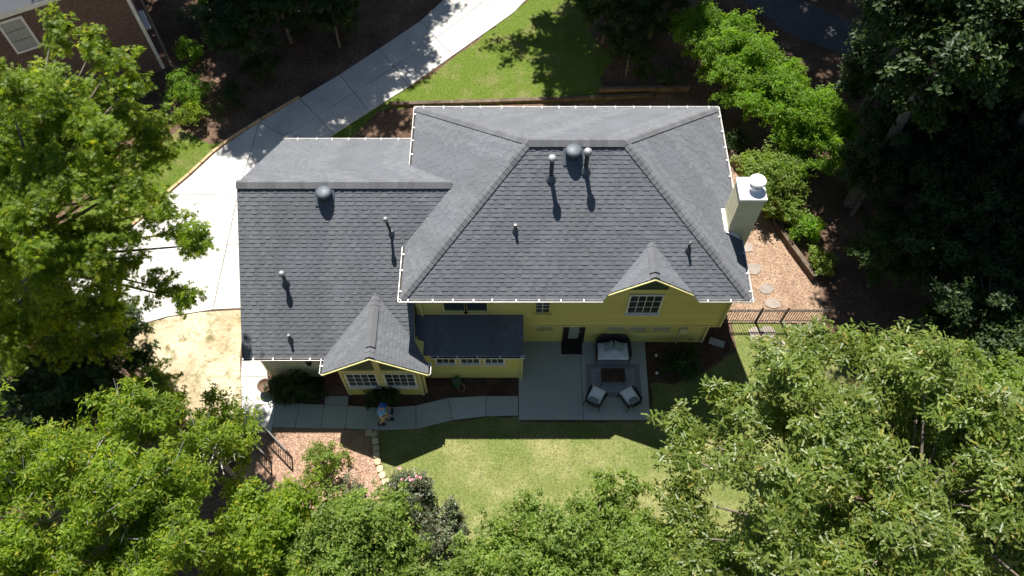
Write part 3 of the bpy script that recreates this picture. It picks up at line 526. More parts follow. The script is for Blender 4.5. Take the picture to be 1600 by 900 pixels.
# chimney
ch = part(MB().box(7.5, 8.3, 15.35, 16.2, 0, 7.4), "chimney", 'siding_pale')
boards(ch, '-y', 7.5, 8.3, 15.35, 0.2, 7.3, 'siding_pale', 0.15); boards(ch, '-x', 15.35, 16.2, 7.5, 5.2, 7.3, 'siding_pale', 0.15); boards(ch, '+x', 15.35, 16.2, 8.3, 0.2, 7.3, 'siding_pale', 0.15)
part(MB().box(7.45, 8.35, 15.3, 16.25, 7.33, 7.42), "chimney_crown", 'white_metal', ch, bevel=0.01)
part(MB().lathe([(0.22, 0), (0.22, 0.14), (0.19, 0.15), (0.19, 0.3), (0.27, 0.31), (0.28, 0.36), (0.25, 0.40), (0.01, 0.43)], (8.02, 15.82, 7.42), 24), "chimney_cap", 'white_metal', ch)
part(MB().lathe([(0.195, 0), (0.225, 0.01), (0.225, 0.05), (0.195, 0.06)], (8.02, 15.82, 7.64), 24), "cap_band", 'black_metal', ch)
part(MB().box(8.17, 8.348, 15.86, 16.245, 7.423, 7.47), "flashing", 'red', ch)
part(MB().bar((7.42, 15.3, 5.62), (7.42, 16.25, 5.62), 0.14, 0.05, (0, 0, 1)).bar((7.4, 15.29, 5.66), (7.95, 15.29, 5.27), 0.14, 0.03), "flashing", 'white_metal', ch)
# wall fittings
o = part(MB().box(-7.58, -7.42, 12.12, 12.27, 1.65, 1.72).lathe([(0.04, 0), (0.09, 0.05), (0.11, 0.3), (0.05, 0.38), (0.01, 0.44)], (-7.5, 12.1, 1.55), 8), "wall_lantern", 'iron')
part(MB().box(6.45, 6.75, 13.66, 13.77, 1.0, 1.35).tube([(6.5, 13.72, 1.0), (6.5, 13.72, 0.1)], 0.025, 6), "meter_box", 'siding_pale')

# ------------------------------------------------------------------ neighbouring brick house
ang = math.atan2(0.48, 0.87); nb = empty("brick_house", (-17.2, 28.85, 0), ang); tag(nb, "red-brown brick neighbouring house partly behind the big left tree", "house")
# local axes: -x runs along the facing wall, +y is depth
nbw = MB().box(-9, 0, 0, 9, 0, 5.55).build("wall", 'brick', nb)
MB().box(-9, 0.02, -0.03, 0.0, 5.2, 5.55).build("frieze", 'trim', nb); MB().box(-9.3, 0.35, -0.45, 9.3, 5.55, 5.72).build("eave", 'trim', nb)
rf = MB(); rf.v = [(-9.3, -0.45, 5.72), (0.35, -0.45, 5.72), (0.35, 9.3, 5.72), (-9.3, 9.3, 5.72), (-4.5, 4.4, 8.9)]; rf.f = [(0, 1, 4), (1, 2, 4), (2, 3, 4), (3, 0, 4)]; rf.build("roof", 'shingle', nb)
wn = MB().box(-5.3, -5.2, -0.06, 0, 3.4, 5.1).box(-4.35, -4.25, -0.06, 0, 3.4, 5.1).box(-5.2, -4.35, -0.06, 0, 5.0, 5.1).box(-5.2, -4.35, -0.06, 0, 3.4, 3.5).build("window", 'trim', nb)
for i in range(2):
    for j in range(3): MB().box(-5.19 + i * 0.42, -4.78 + i * 0.42, -0.025, -0.005, 3.52 + j * 0.5, 3.99 + j * 0.5).build("pane", 'blind', wn)
MB().box(-0.12, 0.04, -0.05, 0.12, 0.1, 5.5).build("corner_board", 'trim', nb)
MB().box(0.0, 0.32, 0.1, 6, 0, 0.5).build("ledge", 'brick', nb); MB().box(0.02, 0.28, 1.2, 2.6, 1.5, 1.6).build("sill", 'white_metal', nb); MB().box(0.30, 0.42, 0.0, 6, 0, 0.28).build("foundation_edge", 'curb', nb)

# ------------------------------------------------------------------ garden walls, fence, rail, stones
def timber_wall(name, pts, rows, label, h=0.2):
    w_ = empty(name, (pts[0][0], pts[0][1], 0)); tag(w_, label, "retaining wall"); rnd = random.Random(len(pts))
    for r_ in range(rows):
        for a, b in zip(pts, pts[1:]):
            L = math.dist(a, b); n = max(1, round(L / 2.2)); off = 0.5 * (r_ % 2) / n
            ks = [0] + [min(1, (k + off) / n) for k in range(1, n + 1) if (k + off) / n < 0.999] + [1]
            for t0, t1 in zip(ks, ks[1:]):
                if t1 - t0 < 0.03: continue
                j = rnd.uniform(-0.015, 0.015); f = lambda t: (a[0] + (b[0] - a[0]) * t - pts[0][0], a[1] + (b[1] - a[1]) * t - pts[0][1] + j, h * (r_ + 0.5))
                e = 0.008 / L; MB().bar(f(t0 + e), f(t1 - e), 0.2, h - 0.012).build("timber", 'timber', w_, bevel=0.012)
    return w_
timber_wall("retaining_wall", [(9.95, 23.2), (10.45, 22.1), (11.32, 19.7)], 3, "timber retaining wall running behind the chimney beside the leafy shrub")
timber_wall("retaining_wall", [(11.34, 19.6), (11.8, 18.36), (12.55, 16.65)], 2, "low timber retaining wall edging the stepping-stone side yard")
timber_wall("retaining_wall", [(-5.9, 26.45), (-3.0, 26.55), (1.85, 26.75), (6.8, 27.05)], 1, "timber retaining wall across the back lawn behind the roof", 0.17)
timber_wall("retaining_wall", [(4.2, 27.25), (8.6, 27.4)], 2, "short stepped timber wall above the back retaining wall", 0.17)
fn = empty("metal_fence", (8.1, 14.7, 0)); tag(fn, "black metal picket fence running right from the house corner", "fence")
for x in (0.1, 1.74, 2.77, 4.4): MB().box(x - 0.03, x + 0.03, -0.03, 0.03, 0, 1.12).lathe([(0.045, 1.12), (0.045, 1.14), (0.01, 1.17)], (x, 0, 0), 6).build("post", 'iron', fn)
for z in (0.12, 0.9, 1.02): MB().box(0.1, 4.4, -0.014, 0.014, z - 0.016, z + 0.016).build("rail", 'iron', fn)
pk = None
for i in range(42):
    x = 0.2 + i * 0.1
    if min(abs(x - q) for q in (1.74, 2.77, 4.4)) < 0.04: continue
    if pk is None: pk = MB().box(-0.009, 0.009, -0.009, 0.009, 0.04, 1.06).build("picket", 'iron', fn); pk.location.x = x
    else: c = pk.copy(); col.objects.link(c); c.location.x = x
hr = empty("handrail", (-9.1, 10.0, 0)); tag(hr, "dark metal handrail with balusters below the side walk", "handrail")
for oy, ox in ((0, 0), (-0.15, -0.75)):
    a, b = Vector((ox, oy, 0.95)), Vector((ox + 1.0, oy - 0.95, 0.9)); MB().bar(a, b, 0.05, 0.04).build("rail", 'iron', hr); MB().bar(a - Vector((0, 0, 0.8)), b - Vector((0, 0, 0.8)), 0.03, 0.03).build("rail", 'iron', hr)
    for k in range(11):
        p = a.lerp(b, k / 10); rr = 0.025 if k in (0, 10) else 0.01; MB().box(p.x - rr, p.x + rr, p.y - rr, p.y + rr, 0, p.z).build("post" if k in (0, 10) else "baluster", 'iron', hr)
rnd = random.Random(5); st_pts = [(-5.35, 10.0), (-5.15, 9.93), (-5.07, 9.66), (-5.02, 9.40), (-4.98, 9.14), (-4.92, 8.88), (-4.82, 8.62), (-4.70, 8.38), (-4.58, 8.14)]
names = ["first", "second", "third", "fourth", "fifth", "sixth", "seventh", "eighth", "ninth"]
for i, (x, y) in enumerate(st_pts):
    m = MB(); n = 8; ring = []
    for k in range(n): t = 2 * math.pi * k / n + 0.39; r_ = rnd.uniform(0.9, 1.1); ring.append((0.15 * r_ * (1 if abs(math.cos(t)) < .8 else .85) * math.copysign(abs(math.cos(t)) ** .6, math.cos(t)), 0.125 * r_ * math.copysign(abs(math.sin(t)) ** .6, math.sin(t)), 0.13 + rnd.uniform(-0.012, 0.012)))
    o = m.poly_prism(ring, 0.17).build("edging_stone", 'stone', bevel=0.025); o.location = (x, y, 0); o.rotation_euler.z = rnd.uniform(-0.2, 0.2) + 0.2
    tag(o, "tan edging stone, %s from the front walk in the curved lawn border" % names[i], "stone", "stones edging the lawn")
fl = [(10.0, 18.3, "nearest the chimney"), (10.15, 17.2, "just below the retaining timbers"), (10.55, 16.25, "midway along the side yard"), (10.7, 15.55, "just behind the black fence"), (10.3, 14.25, "in the grass just before the fence"), (9.8, 14.2, "in the grass left of its twin before the fence"), (10.6, 13.7, "beside the glossy oak crown")]
for i, (x, y, t) in enumerate(fl):
    ring = [(0.33 * math.cos(k * math.pi / 4.5) * rnd.uniform(0.8, 1.1), 0.28 * math.sin(k * math.pi / 4.5) * rnd.uniform(0.8, 1.1), 0.045) for k in range(9)]
    o = MB().poly_prism(ring, 0.06).build("stepping_stone", 'flag', bevel=0.008); o.location = (x, y, 0); tag(o, "flat grey stepping stone " + t, "stepping stone", "stepping stones in the side yard")
# loose mulch chips and grass blades
def scatter_poly(poly, n, seed):
    r_ = np.random.default_rng(seed); p = np.array(poly); x = r_.uniform(p[:, 0].min(), p[:, 0].max(), n); y = r_.uniform(p[:, 1].min(), p[:, 1].max(), n); k = in_poly(x, y, poly); return x[k], y[k], r_
def chips(name, poly, n, seed, mat='chips', z=0.0):
    x, y, r_ = scatter_poly(poly, n, seed); k = len(x); a = r_.uniform(0, 2 * math.pi, k); L = r_.uniform(0.02, 0.06, k); W = r_.uniform(0.006, 0.014, k); dz = r_.uniform(0.0, 0.02, (k, 3))
    dx, dy = np.cos(a), np.sin(a); V = np.stack([np.stack([x - dx * L, y - dy * L, 0.022 + dz[:, 0]], 1), np.stack([x + dx * L, y + dy * L, 0.022 + dz[:, 1]], 1), np.stack([x - dy * W, y + dx * W, 0.026 + dz[:, 2]], 1)], 1).reshape(-1, 3)
    V[:, 2] += z; o = fast_mesh(name, V, np.arange(3 * k).reshape(-1, 3), mat); tag(o, kind='stuff'); return o
tag(chips("straw_litter", STRAW, 26000, 1), "loose pinkish mulch chips on the straw bed below the walk", "mulch"); tag(chips("straw_litter", STRAW_R, 22000, 2), "loose mulch chips over the side yard by the chimney", "mulch")
tag(chips('fallen_leaves', [(-11.9, 25.3), (-4.0, 31.5), (-3.2, 30.0), (-9.4, 23.6)], 1500, 6, 'litter', 0.034), 'scattered dark fallen leaves on the shaded driveway', 'leaves')
tag(chips('fallen_leaves', [(0.3, 10.6), (5.1, 10.6), (5.2, 13.7), (0.3, 13.7)], 160, 7, 'litter', 0.04), 'a few fallen leaves lying on the patio', 'leaves')
def grass(name, poly, n, seed, label, hmax=0.06):
    x, y, r_ = scatter_poly(poly, n, seed); k = len(x); a = r_.uniform(0, 2 * math.pi, k); h = r_.uniform(0.025, hmax, k); W = r_.uniform(0.004, 0.008, k); ln = r_.uniform(0.01, 0.05, k); b = r_.uniform(0, 2 * math.pi, k)
    dx, dy = np.cos(a) * W, np.sin(a) * W; z = np.full(k, 0.012)
    V = np.stack([np.stack([x - dx, y - dy, z], 1), np.stack([x + dx, y + dy, z], 1), np.stack([x + np.cos(b) * ln, y + np.sin(b) * ln, z + h], 1)], 1).reshape(-1, 3)
    o = fast_mesh(name, V, np.arange(3 * k).reshape(-1, 3), 'grass'); tag(o, label, "grass", kind='stuff')
grass("lawn_grass", FRONT_LAWN, 110000, 3, "short patchy grass of the front lawn"); grass("lawn_grass", BACK_LAWN, 80000, 4, "short green grass behind the house by the driveway"); grass("lawn_grass", SIDE_LAWN, 30000, 5, "strip of grass left of the driveway edging")

# ------------------------------------------------------------------ patio things
def leg_s(mb, x, y, z, fx, fy): mb.tube([(x, y, z), (x + fx * 0.02, y + fy * 0.02, z * 0.5), (x + fx * 0.06, y + fy * 0.06, 0.02)], [0.024, 0.018, 0.02], 6)
def seat(name, label, loc, rz, wd, dp):
    s_ = empty(name, loc, rz); tag(s_, label, "sofa" if wd > 1 else "chair"); hw, hd = wd / 2, dp / 2
    for x in (-1, 1):
        for y in (-1, 1): m = MB(); leg_s(m, x * (hw - 0.03), y * (hd - 0.03), 0.28, x, y); m.build("leg", 'iron', s_, smooth=True)
    MB().box(-hw, hw, -hd, hd, 0.25, 0.30).build("seat_frame", 'iron', s_, bevel=0.01)
    cu = MB().box(-hw + 0.045, hw - 0.045, -hd - 0.02, hd - 0.06, 0.30, 0.45).build("cushion", 'cushion', s_, bevel=0.045)
    bk = MB(); n = 9                                   # back rolls round at both ends
    prof = [(-hw, hd - 0.30), (-hw + 0.02, hd - 0.12), (-hw + 0.14, hd - 0.01), (-hw * 0.45, hd + 0.03), (0, hd + 0.04), (hw * 0.45, hd + 0.03), (hw - 0.14, hd - 0.01), (hw - 0.02, hd - 0.12), (hw, hd - 0.30)]
    hb = 1.0 if wd > 1 else 0.62; top = [0.3 + (z - 0.3) * hb for z in (0.60, 0.66, 0.74, 0.80, 0.83, 0.80, 0.74, 0.66, 0.60)]
    for (x, y), z in zip(prof, top): bk.v += [(x, y, 0.3), (x * 1.03, y + 0.07, z), (x * 1.03, y + 0.10, z), (x, y + 0.035, 0.3)]
    for i in range(8):
        for j in range(4): bk.f.append((i * 4 + j, i * 4 + (j + 1) % 4, i * 4 + 4 + (j + 1) % 4, i * 4 + 4 + j))
    bk.f += [(0, 3, 2, 1), (32, 33, 34, 35)]
    bo = bk.build("backrest", 'wicker', s_); MB().tube([(x * 1.03, y + 0.085, z + 0.01) for (x, y), z in zip(prof, top)], 0.024, 8).build("top_rail", 'iron', bo, smooth=True)
    for x in (-1, 1):
        MB().tube([(x * hw * 1.03, hd - 0.22, 0.3 + 0.31 * hb), (x * (hw + 0.03), 0, 0.3 + 0.30 * hb), (x * (hw + 0.04), -hd + 0.08, 0.3 + 0.27 * hb), (x * (hw + 0.03), -hd + 0.01, 0.3 + 0.18 * hb), (x * hw, -hd + 0.02, 0.28)], 0.024, 8).build("arm", 'iron', s_, smooth=True)
        MB().box(x * hw - 0.012, x * hw + 0.012, -hd + 0.1, hd - 0.2, 0.3, 0.3 + 0.27 * hb).build("arm_panel", 'wicker', s_)
    return s_
seat("patio_sofa", "dark-framed patio loveseat with a white seat cushion facing the rug", (3.93, 13.22, 0.06), 0.0, 1.3, 0.74)
seat("patio_chair", "dark-framed patio chair with white cushion at the rug's left corner", (3.17, 11.30, 0.06), R(180 - 27), 0.62, 0.66)
seat("patio_chair", "dark-framed patio chair with white cushion at the rug's right corner", (4.47, 11.28, 0.06), R(180 + 30), 0.62, 0.66)
def pillow(loc, rot, label, w_=0.40, h_=0.38):
    m = MB(); n = 8
    for i in range(n + 1):
        for j in range(n + 1):
            u, v = i / n * 2 - 1, j / n * 2 - 1; m.v.append((u * w_ / 2 * (1 - 0.08 * (1 - v * v) * abs(u)), v * h_ / 2 * (1 - 0.08 * (1 - u * u) * abs(v)), 0.085 * ((1 - u ** 4) * (1 - v ** 4)) ** 0.6))
    k = len(m.v); m.v += [(x, y, -z) for x, y, z in m.v]
    for i in range(n):
        for j in range(n): a = i * (n + 1) + j; q = (a, a + n + 1, a + n + 2, a + 1); m.f += [q, tuple(k + t for t in q[::-1])]
    o = m.build("throw_pillow", 'pillow', smooth=True); o.location = loc; o.rotation_euler = rot; tag(o, label, "pillow", "throw pillows on the patio seats")
pillow((3.76, 13.30, 0.68), (R(52), 0, R(22)), "grey-green pillow on the left of the loveseat"); pillow((4.12, 13.30, 0.68), (R(52), 0, R(-22)), "grey-green pillow on the right of the loveseat")
pillow((3.06, 11.09, 0.56), (R(40), 0, R(180 - 27)), "grey pillow on the left patio chair"); pillow((4.58, 11.09, 0.56), (R(40), 0, R(180 + 30)), "grey pillow on the right patio chair")
tb = empty("coffee_table", (3.87, 12.16, 0.075)); tag(tb, "dark rectangular patio table in the middle of the rug", "table")
MB().box(-0.46, 0.46, -0.27, 0.27, 0.40, 0.46).build("table_top", 'table_wood', tb, bevel=0.02); MB().box(-0.42, 0.42, -0.23, 0.23, 0.30, 0.399).build("apron", 'iron', tb)
for i in range(4): MB().box(-0.43 + i * 0.217, -0.22 + i * 0.217, -0.24, 0.24, 0.461, 0.467).build("top_panel", 'table_wood', tb)
for x in (-1, 1):
    for y in (-1, 1): m = MB(); leg_s(m, x * 0.40, y * 0.21, 0.32, x, y); m.build("leg", 'iron', tb, smooth=True)
rg = empty("rug", (3.93, 12.12, 0.061)); tag(rg, "grey woven rug with a darker border under the patio table", "rug")
MB().box(-1.05, 1.05, -0.70, 0.70, 0, 0.008).build("border", 'rug_border', rg); MB().box(-0.84, 0.84, -0.49, 0.49, 0.0081, 0.0125).build("field", 'rug', rg)
o = MB().box(-0.41, 0.41, -0.25, 0.25, 0, 0.02).build("door_mat", 'mat', bevel=0.006); o.location = (2.36, 13.48, 0.061); tag(o, "dark door mat before the patio door", "mat")
# hose reel, urn, splash block
h = empty("hose_reel", (-2.13, 12.0, 0.016)); tag(h, "green garden hose reel on the mulch below the sunroom windows", "hose reel")
MB().lathe([(0.17, 0), (0.17, 0.04), (0.06, 0.05), (0.06, 0.3), (0.17, 0.31), (0.17, 0.35), (0.03, 0.36)], (0, 0, 0), 16).build("drum", 'hose_green', h)
MB().tube([(0.14 * math.cos(t * 0.6) * (1 - 0.004 * t), 0.14 * math.sin(t * 0.6), 0.07 + 0.004 * t) for t in range(50)], 0.016, 6).build("hose", 'hose_green', h, smooth=True)
MB().tube([(0.15, 0, 0.1), (0.3, -0.1, 0.03), (0.28, -0.3, 0.02), (0.1, -0.32, 0.02), (0.05, -0.15, 0.05)], 0.014, 6).build("hose_end", 'curb', h, smooth=True)
u = empty("urn_planter", (-9.42, 11.75, 0.045)); tag(u, "brown pot standing on the side walk by the garage corner", "planter")
MB().lathe([(0.17, 0), (0.21, 0.05), (0.27, 0.3), (0.29, 0.42), (0.26, 0.43), (0.24, 0.36)], (0, 0, 0), 18).build("pot", 'terracotta', u, smooth=True); MB().lathe([(0.235, 0.345), (0.01, 0.36)], (0, 0, 0), 14).build("soil", 'mulch', u)
o = MB().box(-0.3, 0.3, -0.13, 0.13, 0, 0.05).box(-0.3, 0.3, -0.13, -0.10, 0.05, 0.09).box(-0.3, 0.3, 0.10, 0.13, 0.05, 0.09).build("splash_block", 'concrete_dark'); o.location = (8.15, 13.75, 0.016); o.rotation_euler.z = R(-20); tag(o, "pale concrete splash block at the house corner", "splash block")

# ------------------------------------------------------------------ the person on the walk
def skin_mesh(name, verts, edges, rad, mat, parent, sub=2):
    me = bpy.data.meshes.new(name); me.from_pydata(verts, edges, []); o = bpy.data.objects.new(name, me); col.objects.link(o); o.parent = parent; me.materials.append(M[mat])
    sk = o.modifiers.new("skin", 'SKIN'); 
    for i, r_ in enumerate(rad): v = me.skin_vertices[0].data[i]; v.radius = r_ if isinstance(r_, tuple) else (r_, r_)
    me.skin_vertices[0].data[0].use_root = True; sk.use_smooth_shade = True
    q = o.modifiers.new("sub", 'SUBSURF'); q.levels = sub; q.render_levels = sub; return o
pe = empty("person", (-4.78, 10.42, 0.045), 0.0); tag(pe, "person in blue shirt, khaki shorts and blue cap walking along the front walk", "person")
# facing +x, mid-stride; pelvis root first
bv = [(0, 0, 0.93), (0.03, 0, 1.12), (0.06, 0, 1.36), (0.09, 0, 1.50), (0.12, 0, 1.60), (0.13, 0, 1.70),
      (0.05, 0.17, 1.42), (0.06, 0.24, 1.16), (0.27, 0.15, 1.10), (0.35, 0.11, 1.10), (0.05, -0.17, 1.42), (0.03, -0.25, 1.16), (0.26, -0.17, 1.08), (0.34, -0.12, 1.09),
      (0.02, 0.09, 0.88), (0.16, 0.10, 0.50), (0.14, 0.10, 0.09), (0.02, -0.09, 0.88), (0.02, -0.10, 0.49), (-0.17, -0.10, 0.14),
      (0.29, 0.10, 0.04), (-0.05, -0.10, 0.05)]
be = [(0, 1), (1, 2), (2, 3), (3, 4), (4, 5), (2, 6), (6, 7), (7, 8), (8, 9), (2, 10), (10, 11), (11, 12), (12, 13), (0, 14), (14, 15), (15, 16), (0, 17), (17, 18), (18, 19), (16, 20), (19, 21)]
br = [(0.12, 0.15), (0.12, 0.15), (0.11, 0.15), 0.055, 0.085, 0.085, 0.055, 0.043, 0.034, 0.03, 0.055, 0.043, 0.034, 0.03, 0.085, 0.058, 0.04, 0.085, 0.058, 0.04, 0.03, 0.03]
body = skin_mesh("body", bv, be, br, 'skin', pe)
for sy in (0.11, -0.12):                                   # five short bent fingers on each hand
    for k in range(4): MB().tube([(0.35, sy + (k - 1.5) * 0.02, 1.10), (0.40, sy + (k - 1.5) * 0.019, 1.115 - 0.004 * k), (0.415, sy + (k - 1.5) * 0.016, 1.09)], [0.009, 0.008, 0.006], 6).build("finger", 'skin', pe, smooth=True)
    s_ = -1 if sy > 0 else 1; MB().tube([(0.33, sy + s_ * 0.02, 1.105), (0.37, sy + s_ * 0.05, 1.125), (0.395, sy + s_ * 0.05, 1.12)], [0.01, 0.009, 0.007], 6).build("thumb", 'skin', pe, smooth=True)
skin_mesh("shirt", [bv[0], bv[1], bv[2], (0.075, 0, 1.46), bv[6], (0.058, 0.225, 1.22), bv[10], (0.034, -0.235, 1.22)], [(0, 1), (1, 2), (2, 3), (2, 4), (4, 5), (2, 6), (6, 7)], [(0.145, 0.18), (0.145, 0.185), (0.14, 0.19), 0.08, 0.085, 0.068, 0.085, 0.068], 'shirt', pe)
skin_mesh("shorts", [(0, 0, 0.95), bv[14], (0.135, 0.10, 0.56), bv[17], (0.02, -0.10, 0.55)], [(0, 1), (1, 2), (0, 3), (3, 4)], [(0.13, 0.165), 0.11, 0.095, 0.11, 0.095], 'shorts', pe)
cp = MB().lathe([(0.10, 0), (0.105, 0.04), (0.09, 0.09), (0.05, 0.125), (0.01, 0.135)], (0.125, 0, 1.69), 14).build("cap", 'cap_blue', pe, smooth=True)
MB().poly_prism([(0.2, -0.08, 1.71), (0.28, -0.06, 1.70), (0.31, 0, 1.695), (0.28, 0.06, 1.70), (0.2, 0.08, 1.71)], 0.012).build("brim", 'cap_blue', cp)
for (x, y, z), s_ in (((0.2, 0.10, 0.05), 1), ((-0.11, -0.10, 0.07), -1)): MB().obox((x, y, z), (0.14, 0, -0.02 if s_ > 0 else -0.04), (0, 0.05, 0), (0.01, 0, 0.05)).build("shoe", 'shoe', pe, bevel=0.03)
MB().tube([(-0.02, 0.16, 1.44), (-0.12, 0.02, 1.2), (0.02, -0.17, 1.02)], 0.022, 6).build("strap", 'shoe', pe, smooth=True)
for s_ in (-1, 1): MB().lathe([(0.012, 0), (0.012, 0.01), (0.002, 0.014)], (0.205, s_ * 0.035, 1.64), 8).build("eye", 'shoe', pe)
o = MB().box(-0.05, 0.05, -0.12, 0.12, 0, 0.05).box(-0.045, 0.045, -0.06, 0.06, 0.051, 0.06).build("remote_controller", 'shoe', bevel=0.012); o.location = (-4.78 + 0.41, 10.41, 1.15); tag(o, "black remote controller held by the person on the walk", "controller")

# ------------------------------------------------------------------ foliage
def T(*tr): return tr
def fold(pts, k=0.25): return np.array([(x, y, k * abs(y)) for x, y in pts])
LEAF = {
  'oak': (fold([(0, 0), (0.30, 0.04), (0.44, 0.14), (0.52, 0.04), (0.74, 0.15), (1, 0), (0.30, -0.04), (0.44, -0.14), (0.52, -0.04), (0.74, -0.15)]),
          np.array([(0, 3, 2), (0, 7, 8), (3, 5, 4), (8, 9, 5), (0, 8, 3), (8, 5, 3)])),
  'star': (fold([(0.35, 0), (0.28, 0.14), (0.28, -0.14), (1.0, 0), (0.68, 0.50), (0.68, -0.50), (0.10, 0.52), (0.10, -0.52), (0, 0), (0.46, 0.12), (0.46, -0.12)], 0.15),
           np.array([(1, 2, 3), (8, 9, 4), (8, 5, 10), (8, 1, 6), (8, 7, 2)])),
  'ovate': (np.array([(0, 0, 0), (0.4, 0.27, 0.07), (1, 0, -0.08), (0.4, -0.27, 0.07)]), np.array([(0, 2, 1), (0, 3, 2)])),
  'long': (np.array([(0, 0, 0), (0.45, 0.17, 0.04), (1, 0, -0.12), (0.45, -0.17, 0.04)]), np.array([(0, 2, 1), (0, 3, 2)])),
}
def unit(a): return a / np.maximum(np.linalg.norm(a, axis=-1, keepdims=True), 1e-9)
def crown_mesh(name, seed, clumps, kind, size, mat, parent, density, whorl=6, droop=0.25, up=0.55):
    """clumps: array (x,y,z,r) in tree coordinates; leaves sit in whorls at twig ends over every clump"""
    rg_ = np.random.default_rng(seed); tips, axes = [], []
    for cx, cy2, cz, r_ in clumps:
        n = max(6, int(density * r_ * r_)); m = max(5, n // 8); d = unit(rg_.normal(size=(m, 3))); d[:, 2] = np.where(d[:, 2] < -0.3, -d[:, 2] * 0.6, d[:, 2]); d = unit(d)
        L = r_ * rg_.uniform(0.55, 1.5, m) * np.array(1.0); j = rg_.integers(0, m, n); t = rg_.random(n) ** 0.6      # twigs of uneven length fan out of the clump
        p = np.array([cx, cy2, cz]) + (d[j] * np.array([1, 1, 0.75])) * (L[j] * t)[:, None] + np.array([0, 0, -0.12 * r_]) * (t ** 2)[:, None] + rg_.normal(scale=0.10 * r_ + 0.03, size=(n, 3))
        tips.append(p); axes.append(unit(d[j] * (1 - up) + np.array([0, 0, up]) + rg_.normal(scale=0.2, size=(n, 3))))
    P = np.concatenate(tips); A = np.concatenate(axes); n = len(P)
    t1 = unit(np.cross(A, np.array([0.31, 0.95, 0.05]))); t2 = np.cross(A, t1)
    ph = rg_.uniform(0, 2 * np.pi, n)[:, None] + np.arange(whorl)[None, :] * 2 * np.pi / whorl + rg_.normal(scale=0.3, size=(n, whorl))
    D = np.cos(ph)[..., None] * t1[:, None] + np.sin(ph)[..., None] * t2[:, None] + A[:, None] * rg_.uniform(-0.35, 0.55, (n, whorl, 1)); D = unit(D)
    D[..., 2] -= droop * rg_.random((n, whorl)); D = unit(D).reshape(-1, 3)
    Nn = unit(np.repeat(A, whorl, 0) + rg_.normal(scale=0.33, size=(n * whorl, 3))); S = unit(np.cross(Nn, D)); Nn = np.cross(D, S)
    sz = size * rg_.uniform(0.65, 1.2, n * whorl); O = np.repeat(P, whorl, 0) + D * (sz * 0.12)[:, None] + rg_.normal(scale=size * 0.25, size=(n * whorl, 3))
    tv, tf = LEAF[kind]; V = O[:, None] + sz[:, None, None] * (tv[None, :, 0:1] * D[:, None] + tv[None, :, 1:2] * S[:, None] + tv[None, :, 2:3] * Nn[:, None])
    F = (tf[None] + (np.arange(len(O)) * len(tv))[:, None, None]).reshape(-1, 3)
    o = fast_mesh(name, V.reshape(-1, 3), F, mat, parent); o['kind'] = 'stuff'; return o, P
def make_clumps(seed, c, rad, n, cr, inner=0.25, lowcut=-0.5):
    rg_ = np.random.default_rng(seed); k = np.arange(n) + 0.5; z = 1 - (1 - lowcut) * k / n; ph = k * 2.399963 + seed; r_ = np.sqrt(1 - z * z)
    d = np.stack([np.cos(ph) * r_, np.sin(ph) * r_, z], 1) + rg_.normal(scale=0.14, size=(n, 3)); f = rg_.uniform(0.62, 1.0, n); f[rg_.random(n) < inner] *= 0.6
    p = np.array(c) + d * f[:, None] * np.array(rad); return np.concatenate([p, (cr * rg_.uniform(0.65, 1.3, n))[:, None]], 1)
NT = 0
def tree(name, label, cat, base, c, rad, n, cr, kind, size, mat, density, seed, bark='bark', trunk=0.16, extra=(), twigs=0, group=None, whorl=6, up=0.55, lowcut=-0.5, inner=0.25):
    """base: world foot; c: crown centre relative to the foot"""
    t = empty(name, base); tag(t, label, cat, group); cl = make_clumps(seed, c, rad, n, cr, inner, lowcut)
    if extra: cl = np.concatenate([cl, np.array([(x - base[0], y - base[1], z - base[2], r_) for x, y, z, r_ in extra])])
    o, tips = crown_mesh("crown" if cat == "tree" else "foliage", seed, cl, kind, size, mat, t, density, whorl, 0.25, up)
    rnd = random.Random(seed); m = MB(); top = Vector(c) + Vector((0, 0, rad[2] * 0.45)); h0 = max(0.05, c[2] - rad[2] * 0.8)
    sp = [Vector((0, 0, -0.05)), Vector((rnd.uniform(-.1, .1) * trunk * 3, rnd.uniform(-.1, .1) * trunk * 3, h0 * 0.5)), Vector((c[0] * 0.3, c[1] * 0.3, h0)), Vector((c[0] * 0.8, c[1] * 0.8, (h0 + top.z) / 2)), top]
    m.tube(sp, [trunk * 1.25, trunk, trunk * 0.85, trunk * 0.5, trunk * 0.12], 8)
    for x, y, z, r_ in cl:
        e = Vector((x, y, z)); f = min(max((z - h0) / max(top.z - h0, 0.1) * 0.75, 0.02), 0.9); s_ = sp[2].lerp(sp[4], f); mid = s_.lerp(e, 0.55) + Vector((rnd.uniform(-.12, .12), rnd.uniform(-.12, .12), rnd.uniform(-0.05, 0.2))) * r_
        L = (e - s_).length; w0 = min(trunk * 0.36, 0.015 + 0.010 * L); m.tube([s_, mid, e], [w0, w0 * 0.65, w0 * 0.3], 5, False)
        for _ in range(twigs):
            d = Vector((rnd.gauss(0, 1), rnd.gauss(0, 1), rnd.gauss(0.4, 0.7))).normalized(); p1 = e + d * r_ * 0.55; p2 = e + (d + Vector((rnd.gauss(0, .25), rnd.gauss(0, .25), 0.25))) * r_ * 1.02
            m.tube([mid.lerp(e, rnd.random()), p1, p2], [w0 * 0.35, w0 * 0.22, 0.006], 4, False)
    m.build("trunk" if cat == "tree" else "stems", bark, t, smooth=True); return t
